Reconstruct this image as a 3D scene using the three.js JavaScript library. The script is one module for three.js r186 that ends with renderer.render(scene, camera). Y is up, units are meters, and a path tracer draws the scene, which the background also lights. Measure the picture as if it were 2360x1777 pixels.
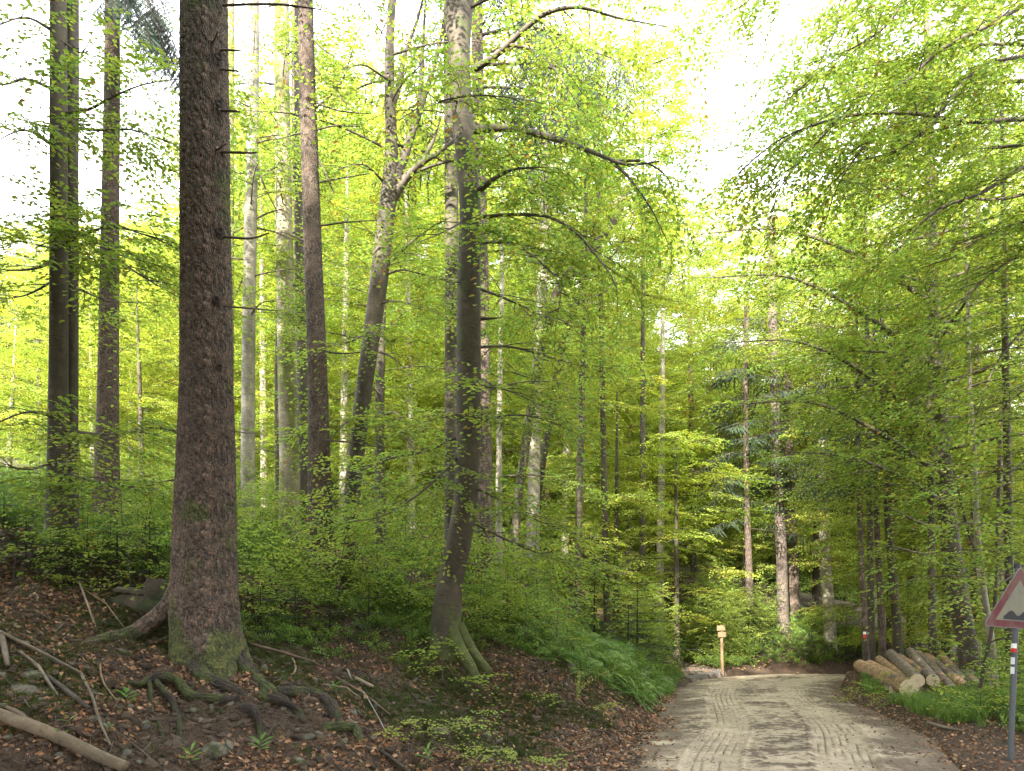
import * as THREE from 'three';
import { mergeGeometries } from 'three/addons/utils/BufferGeometryUtils.js';

// ---------------------------------------------------------------- camera, sky, sun, exposure
const W = 2360, H = 1777, F = 1722, HORIZON = 1440, EYE = 1.45;
const scene = new THREE.Scene();
const camera = new THREE.PerspectiveCamera(2 * Math.atan(H / 2 / F) * 180 / Math.PI, W / H, 0.1, 900);
camera.position.set(0, EYE, 0);
camera.lookAt(0, EYE, -10);
camera.setViewOffset(W, H, 0, H / 2 - HORIZON, W, H);       // a level camera with a raised lens
const SUN = new THREE.Vector3(-0.37, 0.60, 0.71).normalize();
const SKY_LEVEL = 1.15;

function rng(seed) { let a = seed >>> 0; return () => { a = (a + 0x6d2b79f5) | 0; let t = Math.imul(a ^ (a >>> 15), 1 | a); t = (t + Math.imul(t ^ (t >>> 7), 61 | t)) ^ t; return ((t ^ (t >>> 14)) >>> 0) / 4294967296; }; }
const clamp = (v, a = 0, b = 1) => Math.min(b, Math.max(a, v));
const lerp = (a, b, t) => a + (b - a) * t;
const sstep = (a, b, v) => { const t = clamp((v - a) / (b - a)); return t * t * (3 - 2 * t); };
const hash = (x, y, z = 0) => { let n = Math.imul(x | 0, 374761393) + Math.imul(y | 0, 668265263) + Math.imul(z | 0, 2147483647 - 1274126177); n = Math.imul(n ^ (n >>> 13), 1274126177); return ((n ^ (n >>> 16)) >>> 0) / 4294967296; };
function vnoise(x, y, z = 0) {
  const ix = Math.floor(x), iy = Math.floor(y), iz = Math.floor(z); let fx = x - ix, fy = y - iy, fz = z - iz;
  fx = fx * fx * (3 - 2 * fx); fy = fy * fy * (3 - 2 * fy); fz = fz * fz * (3 - 2 * fz);
  const c = (a, b, d) => hash(ix + a, iy + b, iz + d);
  return lerp(lerp(lerp(c(0, 0, 0), c(1, 0, 0), fx), lerp(c(0, 1, 0), c(1, 1, 0), fx), fy), lerp(lerp(c(0, 0, 1), c(1, 0, 1), fx), lerp(c(0, 1, 1), c(1, 1, 1), fx), fy), fz);
}
const fbm = (x, y, z = 0, o = 4) => { let s = 0, a = 0.5, n = 0; for (let i = 0; i < o; i++) { s += a * vnoise(x, y, z); n += a; x = x * 2.03 + 17.1; y = y * 2.03 + 5.3; z = z * 2.03 + 9.7; a *= 0.5; } return s / n; };

{ // bright hazy sky with thin cloud
  const w = 512, h = 256, data = new Float32Array(w * h * 4);
  for (let j = 0; j < h; j++) for (let i = 0; i < w; i++) {
    const up = ((j + 0.5) / h - 0.5) * Math.PI, az = ((i + 0.5) / w) * 2 * Math.PI, y = Math.max(0.02, Math.sin(up));
    const cx = Math.cos(az) * Math.cos(up) / (y + 0.35), cz = Math.sin(az) * Math.cos(up) / (y + 0.35);
    const cloud = sstep(0.35, 0.7, fbm(cx * 1.6 + 40, cz * 1.6 + 40, 3, 5)) * 0.75, t = Math.pow(y, 0.55);
    const k = SKY_LEVEL, o = (j * w + i) * 4;
    data[o] = k * lerp(lerp(1.0, 0.80, t), 1.06, cloud); data[o + 1] = k * lerp(lerp(1.0, 0.87, t), 1.05, cloud); data[o + 2] = k * lerp(lerp(1.03, 1.02, t), 1.05, cloud); data[o + 3] = 1;
  }
  const tex = new THREE.DataTexture(data, w, h, THREE.RGBAFormat, THREE.FloatType);
  tex.mapping = THREE.EquirectangularReflectionMapping; tex.magFilter = THREE.LinearFilter; tex.needsUpdate = true;
  scene.background = tex; scene.environment = tex;
}
const sun = new THREE.DirectionalLight(new THREE.Color(1.0, 0.95, 0.84), 5);
sun.position.copy(SUN).multiplyScalar(120); sun.target.position.set(0, 0, -20);
sun.castShadow = true; sun.shadow.radius = 1.4; sun.shadow.mapSize.set(4096, 4096);
Object.assign(sun.shadow.camera, { left: -70, right: 70, top: 70, bottom: -70, near: 1, far: 320 });
scene.add(sun, sun.target);
const renderer = new THREE.WebGLRenderer();
renderer.toneMapping = THREE.LinearToneMapping;
renderer.toneMappingExposure = 6.2;
renderer.shadowMap.enabled = true;

// ---------------------------------------------------------------- small helpers
const V = (x, y, z) => new THREE.Vector3(x, y, z);
const P = (px, py, d) => V((px - W / 2) / F * d, EYE + (HORIZON - py) / F * d, -d);   // a point seen at a pixel, d metres away
const names = {};
const numbered = (n) => { const k = names[n] = (names[n] ?? -1) + 1; return k ? n + '_' + String(k).padStart(3, '0') : n; };
function shade(o) { o.castShadow = true; o.receiveShadow = true; return o; }
function thing(name, label, category, group) { const g = new THREE.Group(); g.name = numbered(name); g.userData = { label, category }; if (group) g.userData.group = group; scene.add(g); return g; }
function part(parent, name, geo, mat, label) { const m = shade(new THREE.Mesh(geo, mat)); m.name = name; if (label) m.userData.label = label; parent.add(m); return m; }
function single(name, geo, mat, label, category, group) { const m = shade(new THREE.Mesh(geo, mat)); m.name = numbered(name); m.userData = { label, category }; if (group) m.userData.group = group; scene.add(m); return m; }
function setting(name, geo, mat) { const m = shade(new THREE.Mesh(geo, mat)); m.name = name; m.userData.kind = 'structure'; scene.add(m); return m; }
function copies(name, geo, mat, list, parent, kind = 'stuff') {
  const m = shade(new THREE.InstancedMesh(geo, mat, list.length)); m.name = name;
  list.forEach((e, i) => { m.setMatrixAt(i, e.m); m.setColorAt(i, e.c); });
  m.userData.kind = kind; (parent ?? scene).add(m); return m;
}
const M4 = (pos, x, y, z, s) => new THREE.Matrix4().makeBasis(x.clone().multiplyScalar(s), y.clone().multiplyScalar(s), z.clone().multiplyScalar(s)).setPosition(pos);
const UP = V(0, 1, 0);
function place(pos, dir, s, roll = 0, up = UP) {            // x along dir, y as near to up as can be, then rolled
  const x = dir.clone().normalize(); let z = x.clone().cross(up); if (z.lengthSq() < 1e-4) z = V(0, 0, 1); z.normalize();
  const y = z.clone().cross(x).normalize(); if (roll) { y.applyAxisAngle(x, roll); z.applyAxisAngle(x, roll); }
  return M4(pos, x, y, z, s);
}
const col = (r, g, b) => new THREE.Color().setRGB(r, g, b);

function texture(size, fn, srgb = true, scale = 1) {           // fn(u, v) -> linear rgb, or one number
  const d = new Uint8Array(size * size * 4), enc = (v) => { v = clamp(v); return 255 * (srgb ? (v <= 0.0031308 ? v * 12.92 : 1.055 * Math.pow(v, 1 / 2.4) - 0.055) : v); };
  for (let j = 0; j < size; j++) for (let i = 0; i < size; i++) { const c = fn(i, j), o = (j * size + i) * 4; if (c.length) { d[o] = enc(c[0]); d[o + 1] = enc(c[1]); d[o + 2] = enc(c[2]); } else d[o] = d[o + 1] = d[o + 2] = enc(c); d[o + 3] = 255; }
  const t = new THREE.DataTexture(d, size, size); t.wrapS = t.wrapT = THREE.RepeatWrapping; t.magFilter = THREE.LinearFilter; t.minFilter = THREE.LinearMipmapLinearFilter;
  if (srgb) t.colorSpace = THREE.SRGBColorSpace; t.repeat.set(1 / scale, 1 / scale); t.needsUpdate = true; return t;
}
const tn = (x, y, p, seed = 0) => { const ix = Math.floor(x), iy = Math.floor(y); let fx = x - ix, fy = y - iy; fx = fx * fx * (3 - 2 * fx); fy = fy * fy * (3 - 2 * fy); const m = (a) => ((a % p) + p) % p, c = (a, b) => hash(m(ix + a), m(iy + b), seed); return lerp(lerp(c(0, 0), c(1, 0), fx), lerp(c(0, 1), c(1, 1), fx), fy); };
const tfbm = (u, v, p, seed, o = 4) => { let s = 0, a = 0.5, n = 0; for (let i = 0; i < o; i++) { s += a * tn(u * p, v * p, p, seed + i); n += a; p *= 2; a *= 0.5; } return s / n; };
function worley(u, v, nx, ny, seed) { // tiling: nearest and second distance, and the nearest cell's own number
  const x = u * nx, y = v * ny, ix = Math.floor(x), iy = Math.floor(y); let f1 = 9, f2 = 9, id = 0;
  for (let b = -1; b <= 1; b++) for (let a = -1; a <= 1; a++) { const cx = ix + a, cy = iy + b, mx = ((cx % nx) + nx) % nx, my = ((cy % ny) + ny) % ny; const dx = cx + hash(mx, my, seed) - x, dy = cy + hash(mx, my, seed + 7) - y, d = Math.sqrt(dx * dx + dy * dy); if (d < f1) { f2 = f1; f1 = d; id = hash(mx, my, seed + 13); } else if (d < f2) f2 = d; }
  return [f1, f2, id];
}

// tapered tube along points; opts: radial, step, shape(theta, s, length) -> radius factor, tint(p, theta, s) -> [r, g, b], tile: metres of bark across which the texture repeats
function tube(pts, radii, o = {}) {
  const radial = o.radial ?? 8, curve = new THREE.CatmullRomCurve3(pts, false, 'centripetal'), len = curve.getLength(), n = Math.max(2, Math.ceil(len / (o.step ?? 0.25)));
  const pos = [], uv = [], color = [], idx = [], tile = o.tile ?? 1; let rmid = 0; radii.forEach((r) => rmid += r / radii.length);
  const reps = Math.max(1, Math.round(2 * Math.PI * rmid / tile)) * tile;
  let tan = curve.getTangentAt(0), nor = V(0, 0, 1).cross(tan); if (nor.lengthSq() < 1e-3) nor = V(1, 0, 0).cross(tan); nor.normalize();
  for (let i = 0; i <= n; i++) {
    const t = i / n, p = curve.getPointAt(t), tg = curve.getTangentAt(t), q = curve.getUtoTmapping(t) * (pts.length - 1), k = Math.min(Math.floor(q), pts.length - 2), r = lerp(radii[k], radii[k + 1], q - k);
    nor.sub(tg.clone().multiplyScalar(nor.dot(tg))).normalize(); const bin = tg.clone().cross(nor);
    for (let j = 0; j <= radial; j++) {
      const th = j / radial * 2 * Math.PI, jt = j === radial ? 0 : th, rr = r * (o.shape ? o.shape(jt, t * len, len, r) : 1), c = Math.cos(th) * rr, s = Math.sin(th) * rr;
      const x = p.x + nor.x * c + bin.x * s, y = p.y + nor.y * c + bin.y * s, z = p.z + nor.z * c + bin.z * s;
      pos.push(x, y, z); uv.push(j / radial * reps, t * len);
      const tint = o.tint ? o.tint(x, y, z, t * len) : (o.color ?? [1, 1, 1]); color.push(tint[0], tint[1], tint[2]);
      if (i < n && j < radial) { const a = i * (radial + 1) + j, b = a + radial + 1; idx.push(a, a + 1, b, a + 1, b + 1, b); }
    }
  }
  if (o.cap !== false) for (const end of [0, n]) { const c = pos.length / 3, p = curve.getPointAt(end / n), tint = o.color ?? [color[color.length - 3], color[color.length - 2], color[color.length - 1]]; pos.push(p.x, p.y, p.z); uv.push(0, 0); color.push(...tint); for (let j = 0; j < radial; j++) { const a = end * (radial + 1) + j; end ? idx.push(a, a + 1, c) : idx.push(a + 1, a, c); } }
  const g = new THREE.BufferGeometry(); g.setAttribute('position', new THREE.Float32BufferAttribute(pos, 3)); g.setAttribute('uv', new THREE.Float32BufferAttribute(uv, 2)); g.setAttribute('color', new THREE.Float32BufferAttribute(color, 3)); g.setIndex(idx); g.computeVertexNormals();
  const nn = g.attributes.normal; for (let i = 0; i <= n; i++) { const a = i * (radial + 1), b = a + radial, x = nn.getX(a) + nn.getX(b), y = nn.getY(a) + nn.getY(b), z = nn.getZ(a) + nn.getZ(b), l = Math.hypot(x, y, z) || 1; nn.setXYZ(a, x / l, y / l, z / l); nn.setXYZ(b, x / l, y / l, z / l); }
  return g;
}

// ---------------------------------------------------------------- the road's line and the shape of the land
const ROADPTS = [[1.3, 3], [1.1, 0], [1.75, -4], [2.62, -7.4], [3.8, -10.6], [5.05, -15.4], [6.75, -20], [9.6, -24.2], [14.5, -27.4], [24, -30], [40, -32]];
const ROADW = [1.75, 1.75, 1.75, 1.75, 1.85, 1.75, 2.1, 2.0, 1.9, 1.9, 1.9];
const TRACKPTS = [[6.0, -19.3], [5.75, -22.5], [5.65, -26], [5.0, -31], [3.0, -38]], TRACKW = [1.1, 0.95, 0.85, 0.85, 0.85];
function polyline(pts, widths, n) { const c = new THREE.CatmullRomCurve3(pts.map(([x, z]) => V(x, 0, z)), false, 'centripetal'), out = []; let s = 0; for (let i = 0; i <= n; i++) { const p = c.getPoint(i / n), q = i / n * (pts.length - 1), k = Math.min(Math.floor(q), pts.length - 2); if (i) s += Math.hypot(p.x - out[i - 1].x, p.z - out[i - 1].z); out.push({ x: p.x, z: p.z, w: lerp(widths[k], widths[k + 1], q - k), s }); } return out; }
const ROAD = polyline(ROADPTS, ROADW, 110), TRACK = polyline(TRACKPTS, TRACKW, 30);
function near(line, x, z) { // signed distance across (right of travel is +), half width and distance along
  let best = 1e9, r = null;
  for (let i = 0; i + 1 < line.length; i++) { const a = line[i], b = line[i + 1], dx = b.x - a.x, dz = b.z - a.z, l2 = dx * dx + dz * dz, t = clamp(((x - a.x) * dx + (z - a.z) * dz) / l2), ex = x - a.x - dx * t, ez = z - a.z - dz * t, d2 = ex * ex + ez * ez; if (d2 < best) { best = d2; r = [Math.sign(dx * ez - dz * ex) * Math.sqrt(d2), lerp(a.w, b.w, t), lerp(a.s, b.s, t)]; } }
  return r;
}
const smin = (a, b, k) => { const h = clamp(0.5 + 0.5 * (b - a) / k); return lerp(b, a, h) - k * h * (1 - h); };
const roadY = (s, t) => -0.004 * Math.max(0, s - 16) * Math.max(0, s - 16) * (s < 40 ? 1 : 0) * 0.35 - (s >= 40 ? 0.004 * 24 * 24 * 0.35 : 0) - 0.018 * t * t + 0.04;
function landAt(x, z) {
  const d = -z, [t, w, s] = near(ROAD, x, z), [tt, tw] = near(TRACK, x, z);
  const u = -t - w, v = t - w; let h;
  let p = 1.04 + 0.317 * (-x - 3.26) + 0.27 * (d - 7.9); if (x > 2) p -= 0.05 * (x - 2);
  if (p > 2.6) p = 2.6 + (p - 2.6) * 0.55; if (p > 9) p = 9 + (p - 9) * 0.5; if (p < 0.1) p = 0.1 + (p - 0.1) * 0.25;
  const rough = (fbm(x * 1.3, z * 1.3, 1) - 0.5) * 0.3 + (fbm(x * 4, z * 4, 2) - 0.5) * 0.16 + (fbm(x * 11, z * 11, 4, 3) - 0.5) * 0.09 + (0.5 - Math.abs(fbm(x * 3.1 + 7, z * 3.1, 5, 3) - 0.5) * 4) * 0.035;
  if (u > 0) {
    const b = 0.02 + 0.62 * Math.max(0, u - 0.1) + 0.12 * Math.sin(Math.min(u, 3) * 2.1);
    h = smin(Math.max(p, 0.02), b, 0.35) + rough * sstep(0.1, 1.2, u) + roadY(s, w) * (1 - sstep(0, 1, u));
    const e = Math.hypot((x + 0.35) / 1.1, (d - 9.7) / 0.9); h -= 0.3 * Math.exp(-e * e * 2);                      // washed-out hollow under the crooked beech
    const e2 = Math.hypot((x + 3.35) / 1.0, (d - 7.0) / 0.55); h -= 0.16 * Math.exp(-e2 * e2 * 1.6);                   // and below the roots of the big spruce
  } else if (v > 0) {
    h = 0.02 + roadY(Math.min(s, 16), w) * (1 - sstep(0, 2, v)) + 0.05 * v + rough * 0.7 * sstep(0, 1.5, v) + 0.05 * sstep(0, 0.5, v) + Math.max(0, v - 6) * 0.1;
    h += roadY(s, w) * sstep(18, 26, s) * (1 - sstep(0.5, 4, v));
    h += 0.42 * Math.exp(-Math.pow((x - 9.0) / 1.9, 2) - Math.pow((d - 18.2) / 2.1, 2));                                     // the low rise that the logs lie up against
  } else h = roadY(s, t) - 0.05;
  const k = sstep(tw + 3.2, tw - 0.1, Math.abs(tt)); if (k > 0 && u > -0.3) h = lerp(h, -0.02 + 0.012 * Math.max(0, d - 22), k);
  return h + (d > 60 ? Math.min(8, (d - 60) * 0.05) : 0);
}
const ground = (x, z) => landAt(x, z);
function G(px, py, lift = 0) { // where the line of sight through a pixel meets the ground
  let a = 2.5, b = 2.5; for (let d = 2.5; d < 90; d += 0.08) { const p = P(px, py, d); if (p.y < ground(p.x, p.z)) { b = d; break; } a = d; b = d; }
  for (let i = 0; i < 14; i++) { const m = (a + b) / 2, p = P(px, py, m); p.y < ground(p.x, p.z) ? b = m : a = m; }
  const p = P(px, py, b); p.y += lift; return p;
}
const onLand = (x, z, lift = 0) => V(x, ground(x, z) + lift, z);

// ---------------------------------------------------------------- surfaces
const PLATE = { n: 512, h: new Float32Array(512 * 512) };   // spruce bark: height of the flaking plates over 0.6 m
const t2 = (u, v, pu, pv, seed) => { const x = u * pu, y = v * pv, ix = Math.floor(x), iy = Math.floor(y); let fx = x - ix, fy = y - iy; fx = fx * fx * (3 - 2 * fx); fy = fy * fy * (3 - 2 * fy); const m = (a, p) => ((a % p) + p) % p, c = (a, b) => hash(m(ix + a, pu), m(iy + b, pv), seed); return lerp(lerp(c(0, 0), c(1, 0), fx), lerp(c(0, 1), c(1, 1), fx), fy); };
const plateMap = texture(512, (i, j) => { // small flakes lifted along upright cracks
  const u = i / 512, v = j / 512, wu = u + 0.05 * (tfbm(u, v, 12, 31, 3) - 0.5), wv = v + 0.08 * (tfbm(u, v, 10, 41, 3) - 0.5);
  const [f1, f2, id] = worley(wu, wv, 32, 19, 3), flake = sstep(0.0, 0.45, f2 - f1), fine = tfbm(u, v, 40, 5, 3), crack = Math.abs(2 * t2(wu, wv, 22, 6, 71) - 1) * 0.6 + Math.abs(2 * t2(wu, wv, 44, 14, 72) - 1) * 0.4, big = tfbm(u, v, 5, 51, 4);
  const h = clamp(0.35 * flake * (0.4 + 0.6 * id) + 0.4 * sstep(0.05, 0.5, crack) + 0.25 * fine); PLATE.h[j * 512 + i] = h;
  const red = sstep(0.55, 0.9, id) * 0.8, pale = sstep(0.86, 0.93, hash(Math.floor(id * 9999), 3)), k = 0.06 + 0.62 * h * (0.6 + 0.6 * id) + 0.3 * (fine - 0.5) + 0.18 * (big - 0.5) + 0.16 * pale;
  return [k * lerp(1.0, 1.2, red), k * lerp(1.0, 0.92, red), k * lerp(1.02, 0.8, red)];
}, true, 0.6);
const plateBump = texture(512, (i, j) => PLATE.h[j * 512 + i], false, 0.6);
const plateAt = (u, v) => { const i = Math.floor((((u / 0.6) % 1) + 1) % 1 * 511.99), j = Math.floor((((v / 0.6) % 1) + 1) % 1 * 511.99); return PLATE.h[j * 512 + i]; };
const smoothH = new Float32Array(512 * 512);                 // beech bark over 1 m
const smoothMap = texture(512, (i, j) => {
  const u = i / 512, v = j / 512, big = tfbm(u, v, 4, 61, 4), fine = tfbm(u, v, 48, 65, 3), ring = tn(u * 6, v * 96, 96, 70) * 0.5 + tn(u * 12, v * 160, 160, 71) * 0.5;
  const [f1] = worley(u, v, 26, 26, 77), spot = hash(Math.floor(u * 26), Math.floor(v * 26), 78) > 0.8 ? sstep(0.42, 0.25, f1 + 0.25 * (fine - 0.5)) : 0;
  const lichen = sstep(0.55, 0.68, tfbm(u, v, 7, 83, 5)), crack = sstep(0.62, 0.7, ring) * sstep(0.45, 0.6, tfbm(u, v, 5, 90, 2));
  const k = 0.30 + 0.34 * big + 0.16 * (fine - 0.5) + 0.2 * lichen + 0.12 * spot - 0.16 * crack; smoothH[j * 512 + i] = clamp(0.5 + 0.3 * (big - 0.5) + 0.2 * (fine - 0.5) + 0.15 * lichen - 0.4 * crack);
  return [k * 1.02, k, k * lerp(0.9, 0.96, lichen)];
}, true, 1);
const smoothBump = texture(512, (i, j) => smoothH[j * 512 + i], false, 1);
const soilMap = texture(512, (i, j) => { const u = i / 512, v = j / 512, a = tfbm(u, v, 6, 101, 5), b = tfbm(u, v, 64, 111, 3), c = hash(i, j, 9), k = 0.22 + 0.5 * a * b * 1.6 + 0.2 * (c - 0.5) * b; return [k * 1.04, k, k * 0.94]; }, true, 0.9);
const soilBump = texture(512, (i, j) => { const u = i / 512, v = j / 512; return 0.5 * tfbm(u, v, 24, 121, 4) + 0.5 * tfbm(u, v, 96, 131, 2); }, false, 0.9);
const grainMap = texture(512, (i, j) => { const u = i / 512, v = j / 512, a = tfbm(u, v, 5, 141, 5), b = tfbm(u, v, 80, 151, 3), peb = worley(u, v, 90, 90, 161), k = 0.34 + 0.22 * a + 0.22 * (b - 0.5) + 0.14 * (peb[2] - 0.5); return [k * 1.02, k, k * 0.97]; }, true, 1.1);
const grainBump = texture(512, (i, j) => { const u = i / 512, v = j / 512, p = worley(u, v, 90, 90, 161); return 0.5 * tfbm(u, v, 60, 151, 3) + 0.5 * (1 - clamp(p[0] * 1.4)); }, false, 1.1);
const ringMap = texture(256, (i, j) => { const x = (i - 128) / 128, y = (j - 126) / 128, r = Math.hypot(x, y), a = Math.atan2(y, x), w = r + 0.02 * Math.sin(a * 3) + 0.015 * fbm(x * 4, y * 4), ring = 0.5 + 0.5 * Math.sin(w * 70), k = 0.42 + 0.16 * ring + 0.16 * (fbm(x * 9, y * 9, 4) - 0.5) - (r < 0.3 ? 0.08 : 0); return [k * 1.12, k * 0.92, k * 0.6]; }, true, 1);
const twice = (o) => { const m = new THREE.MeshStandardMaterial({ roughness: 0.92, vertexColors: true, ...o }); m.color.setRGB(2, 2, 2); return m; };
const barkSpruce = twice({ map: plateMap, bumpMap: plateBump, bumpScale: 0.02 });
const barkBeech = twice({ map: smoothMap, bumpMap: smoothBump, bumpScale: 0.004, roughness: 0.8 });
const soilMat = twice({ map: soilMap, bumpMap: soilBump, bumpScale: 0.02, roughness: 1 });
const roadMat = twice({ map: grainMap, bumpMap: grainBump, bumpScale: 0.006, roughness: 0.95 });
const stoneMat = twice({ map: soilMap, bumpMap: soilBump, bumpScale: 0.01, roughness: 0.95 });
const ringMat = new THREE.MeshStandardMaterial({ map: ringMap, roughness: 0.9 });
const leafy = (t = 0.45) => new THREE.MeshPhysicalMaterial({ vertexColors: true, roughness: 1, transmission: t, thickness: 0, side: THREE.DoubleSide, specularIntensity: 0.25, clearcoat: 0.5, clearcoatRoughness: 0.45 });
const leafMat = leafy(0.58), needleMat = leafy(0.12), herbMat = leafy(0.4), litterMat = leafy(0.15);
const plain = (r, g, b, rough = 0.8, o = {}) => { const m = new THREE.MeshStandardMaterial({ roughness: rough, ...o }); m.color.setRGB(r, g, b); return m; };

// ---------------------------------------------------------------- ground sheet
const soilTint = (x, z, u) => { // bare soil, brown humus and moss lie in patches
  const moss = sstep(0.52, 0.62, fbm(x * 1.1 + 9, z * 1.1, 7, 5)) * sstep(0.3, 1.0, u), wet = fbm(x * 0.8, z * 0.8 + 30, 8, 4), humus = fbm(x * 3, z * 3, 11, 3);
  const c = [lerp(0.036, 0.09, humus), lerp(0.024, 0.053, humus), lerp(0.015, 0.03, humus)]; const m = [0.045, 0.062, 0.012];
  return c.map((a, i) => lerp(a * (0.75 + 0.5 * wet), m[i], moss * 0.8));
};
{
  const axis = (list) => { const out = [list[0][0]]; for (let i = 0; i + 1 < list.length; i++) { const [a, s] = list[i], [b, e] = list[i + 1]; let v = a; while (v < b - 1e-6) { const t = (v - a) / (b - a); v = Math.min(b, v + lerp(s, e, t)); out.push(v); } } return out; };
  const xs = axis([[-420, 60], [-60, 4], [-16, 0.5], [-8, 0.045], [3, 0.045], [12, 0.2], [30, 2], [80, 10], [420, 60]]), ds = axis([[-60, 10], [0, 1], [4, 0.045], [12.5, 0.045], [24, 0.25], [50, 1.5], [120, 10], [500, 60]]);
  const pos = [], uv = [], color = [], idx = [];
  for (const d of ds) for (const x of xs) { const [t, w] = near(ROAD, x, -d); pos.push(x, ground(x, -d), -d); uv.push(x, d); color.push(...soilTint(x, -d, -t - w)); }
  for (let j = 0; j + 1 < ds.length; j++) for (let i = 0; i + 1 < xs.length; i++) { const a = j * xs.length + i, b = a + xs.length; idx.push(a, a + 1, b, a + 1, b + 1, b); }
  const g = new THREE.BufferGeometry(); g.setAttribute('position', new THREE.Float32BufferAttribute(pos, 3)); g.setAttribute('uv', new THREE.Float32BufferAttribute(uv, 2)); g.setAttribute('color', new THREE.Float32BufferAttribute(color, 3)); g.setIndex(idx); g.computeVertexNormals();
  setting('forest_floor', g, soilMat);
}
// ---------------------------------------------------------------- the dirt road with its wheel tracks, and the gravel track that leaves it
function strip(line, s0, s1, ds, cols, over, height, tint) {
  const pos = [], uv = [], color = [], idx = [], L = line[line.length - 1].s, rows = []; for (let s = s0; s <= Math.min(s1, L); s += ds(s)) rows.push(s);
  const at = (s) => { let i = 0; while (i + 2 < line.length && line[i + 1].s < s) i++; const a = line[i], b = line[i + 1], t = clamp((s - a.s) / (b.s - a.s)); return { x: lerp(a.x, b.x, t), z: lerp(a.z, b.z, t), w: lerp(a.w, b.w, t), i }; };
  const smooth = (s) => { const a = at(Math.max(0, s - 0.6)), b = at(Math.min(L, s + 0.6)), l = Math.hypot(b.x - a.x, b.z - a.z); return [(b.x - a.x) / l, (b.z - a.z) / l]; };
  for (const s of rows) { const p = at(s), [dx, dz] = smooth(s); for (let j = 0; j <= cols; j++) { const t = (j / cols * 2 - 1) * (p.w + over), x = p.x - dz * t, z = p.z + dx * t; pos.push(x, height(s, t, p.w, x, z), z); uv.push(x, z); color.push(...tint(s, t, p.w, x, z)); } }
  for (let i = 0; i + 1 < rows.length; i++) for (let j = 0; j < cols; j++) { const a = i * (cols + 1) + j, b = a + cols + 1; idx.push(a, a + 1, b, a + 1, b + 1, b); }
  const g = new THREE.BufferGeometry(); g.setAttribute('position', new THREE.Float32BufferAttribute(pos, 3)); g.setAttribute('uv', new THREE.Float32BufferAttribute(uv, 2)); g.setAttribute('color', new THREE.Float32BufferAttribute(color, 3)); g.setIndex(idx); g.computeVertexNormals(); return g;
}
function tread(s, t) { // [depth, how much of a wheel track]
  let dep = 0, track = 0;
  for (const [c, amp, ph, half, n] of [[-0.66, 0.06, 0.4, 0.27, 6], [0.74, 0.05, 2.2, 0.30, 7]]) {
    const cc = c + amp * Math.sin(s * 0.22 + ph), q = (t - cc) / half; if (Math.abs(q) > 1.25) continue;
    const inside = sstep(1.15, 0.85, Math.abs(q)), lines = Math.pow(0.5 + 0.5 * Math.cos(q * n * Math.PI), 8), worn = sstep(0.32, 0.6, fbm(s * 0.9, t * 2, 21, 3)) * sstep(0.2, 0.5, vnoise(s * 3.1, q * 4, 5)), lug = 0.5 + 0.5 * Math.sin(s * 42 + q * 2.5);
    dep += inside * (0.014 + 0.016 * lines * worn + 0.003 * lug * worn); track = Math.max(track, inside);
    dep -= 0.009 * Math.exp(-Math.pow((Math.abs(q) - 1.2) * 9, 2)) * (0.5 + vnoise(s * 2, c * 9));
  }
  return [dep, track];
}
const debris = (s, t, x, z) => { const a = fbm(x * 1.5 + 3, z * 3.2, 31, 4), b = fbm(x * 9, z * 22, 33, 3), mid = Math.exp(-Math.pow((t + 0.12) / 0.30, 2)) + 0.75 * Math.exp(-Math.pow((t - 0.36) / 0.13, 2)) + 0.7 * Math.exp(-Math.pow((t - 1.35) / 0.3, 2)) + 0.5 * Math.exp(-Math.pow((t + 1.2) / 0.25, 2)); return clamp(sstep(0.50, 0.60, a * 0.45 + b * 0.55 + 0.10 * mid - 0.045)); };
setting('dirt_road', strip(ROAD, 5, 60, (s) => (s < 26 ? 0.045 : 0.4), 250, 0.16,
  (s, t, w, x, z) => { const [dep, tr] = tread(s, t), q = debris(s, t, x, z); return roadY(s, t) - dep - 0.05 * sstep(w - 0.1, w + 0.16, Math.abs(t)) + (fbm(x * 2.2, z * 2.2, 41, 4) - 0.5) * 0.04 * (1 - 0.7 * tr) + (fbm(x * 16, z * 16, 43, 2) - 0.5) * 0.014 + q * 0.012 * vnoise(x * 40, z * 40, 3); },
  (s, t, w, x, z) => { const q = debris(s, t, x, z) * (1 - 0.75 * tread(s, t)[1]), edge = sstep(w - 0.85, w - 0.25, Math.abs(t) + 1.5 * (fbm(x * 2.3, z * 2.3, 51, 5) - 0.5)), tone = 0.82 + 0.36 * fbm(x * 0.9, z * 2.0, 53, 4), line = clamp((tread(s, t)[0] - 0.018) * 80) * 0.8;
    const a = [0.40 * tone, 0.325 * tone, 0.235 * tone], b = [0.085, 0.057, 0.037], k = clamp(Math.max(q * 0.9, edge * 0.85, line)); return a.map((v, i) => lerp(v, b[i] * (0.8 + 0.5 * vnoise(x * 18, z * 18, 6)), k)); }), roadMat);
setting('gravel_path', strip(TRACK, 0.4, 22, () => 0.12, 40, 0.05, (s, t, w, x, z) => ground(x, z) + 0.012 + (fbm(x * 9, z * 9, 61, 3) - 0.5) * 0.05, (s, t, w, x, z) => { const k = 0.75 + 0.6 * fbm(x * 7, z * 7, 63, 3); return [0.12 * k, 0.105 * k, 0.095 * k]; }), roadMat);

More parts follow.
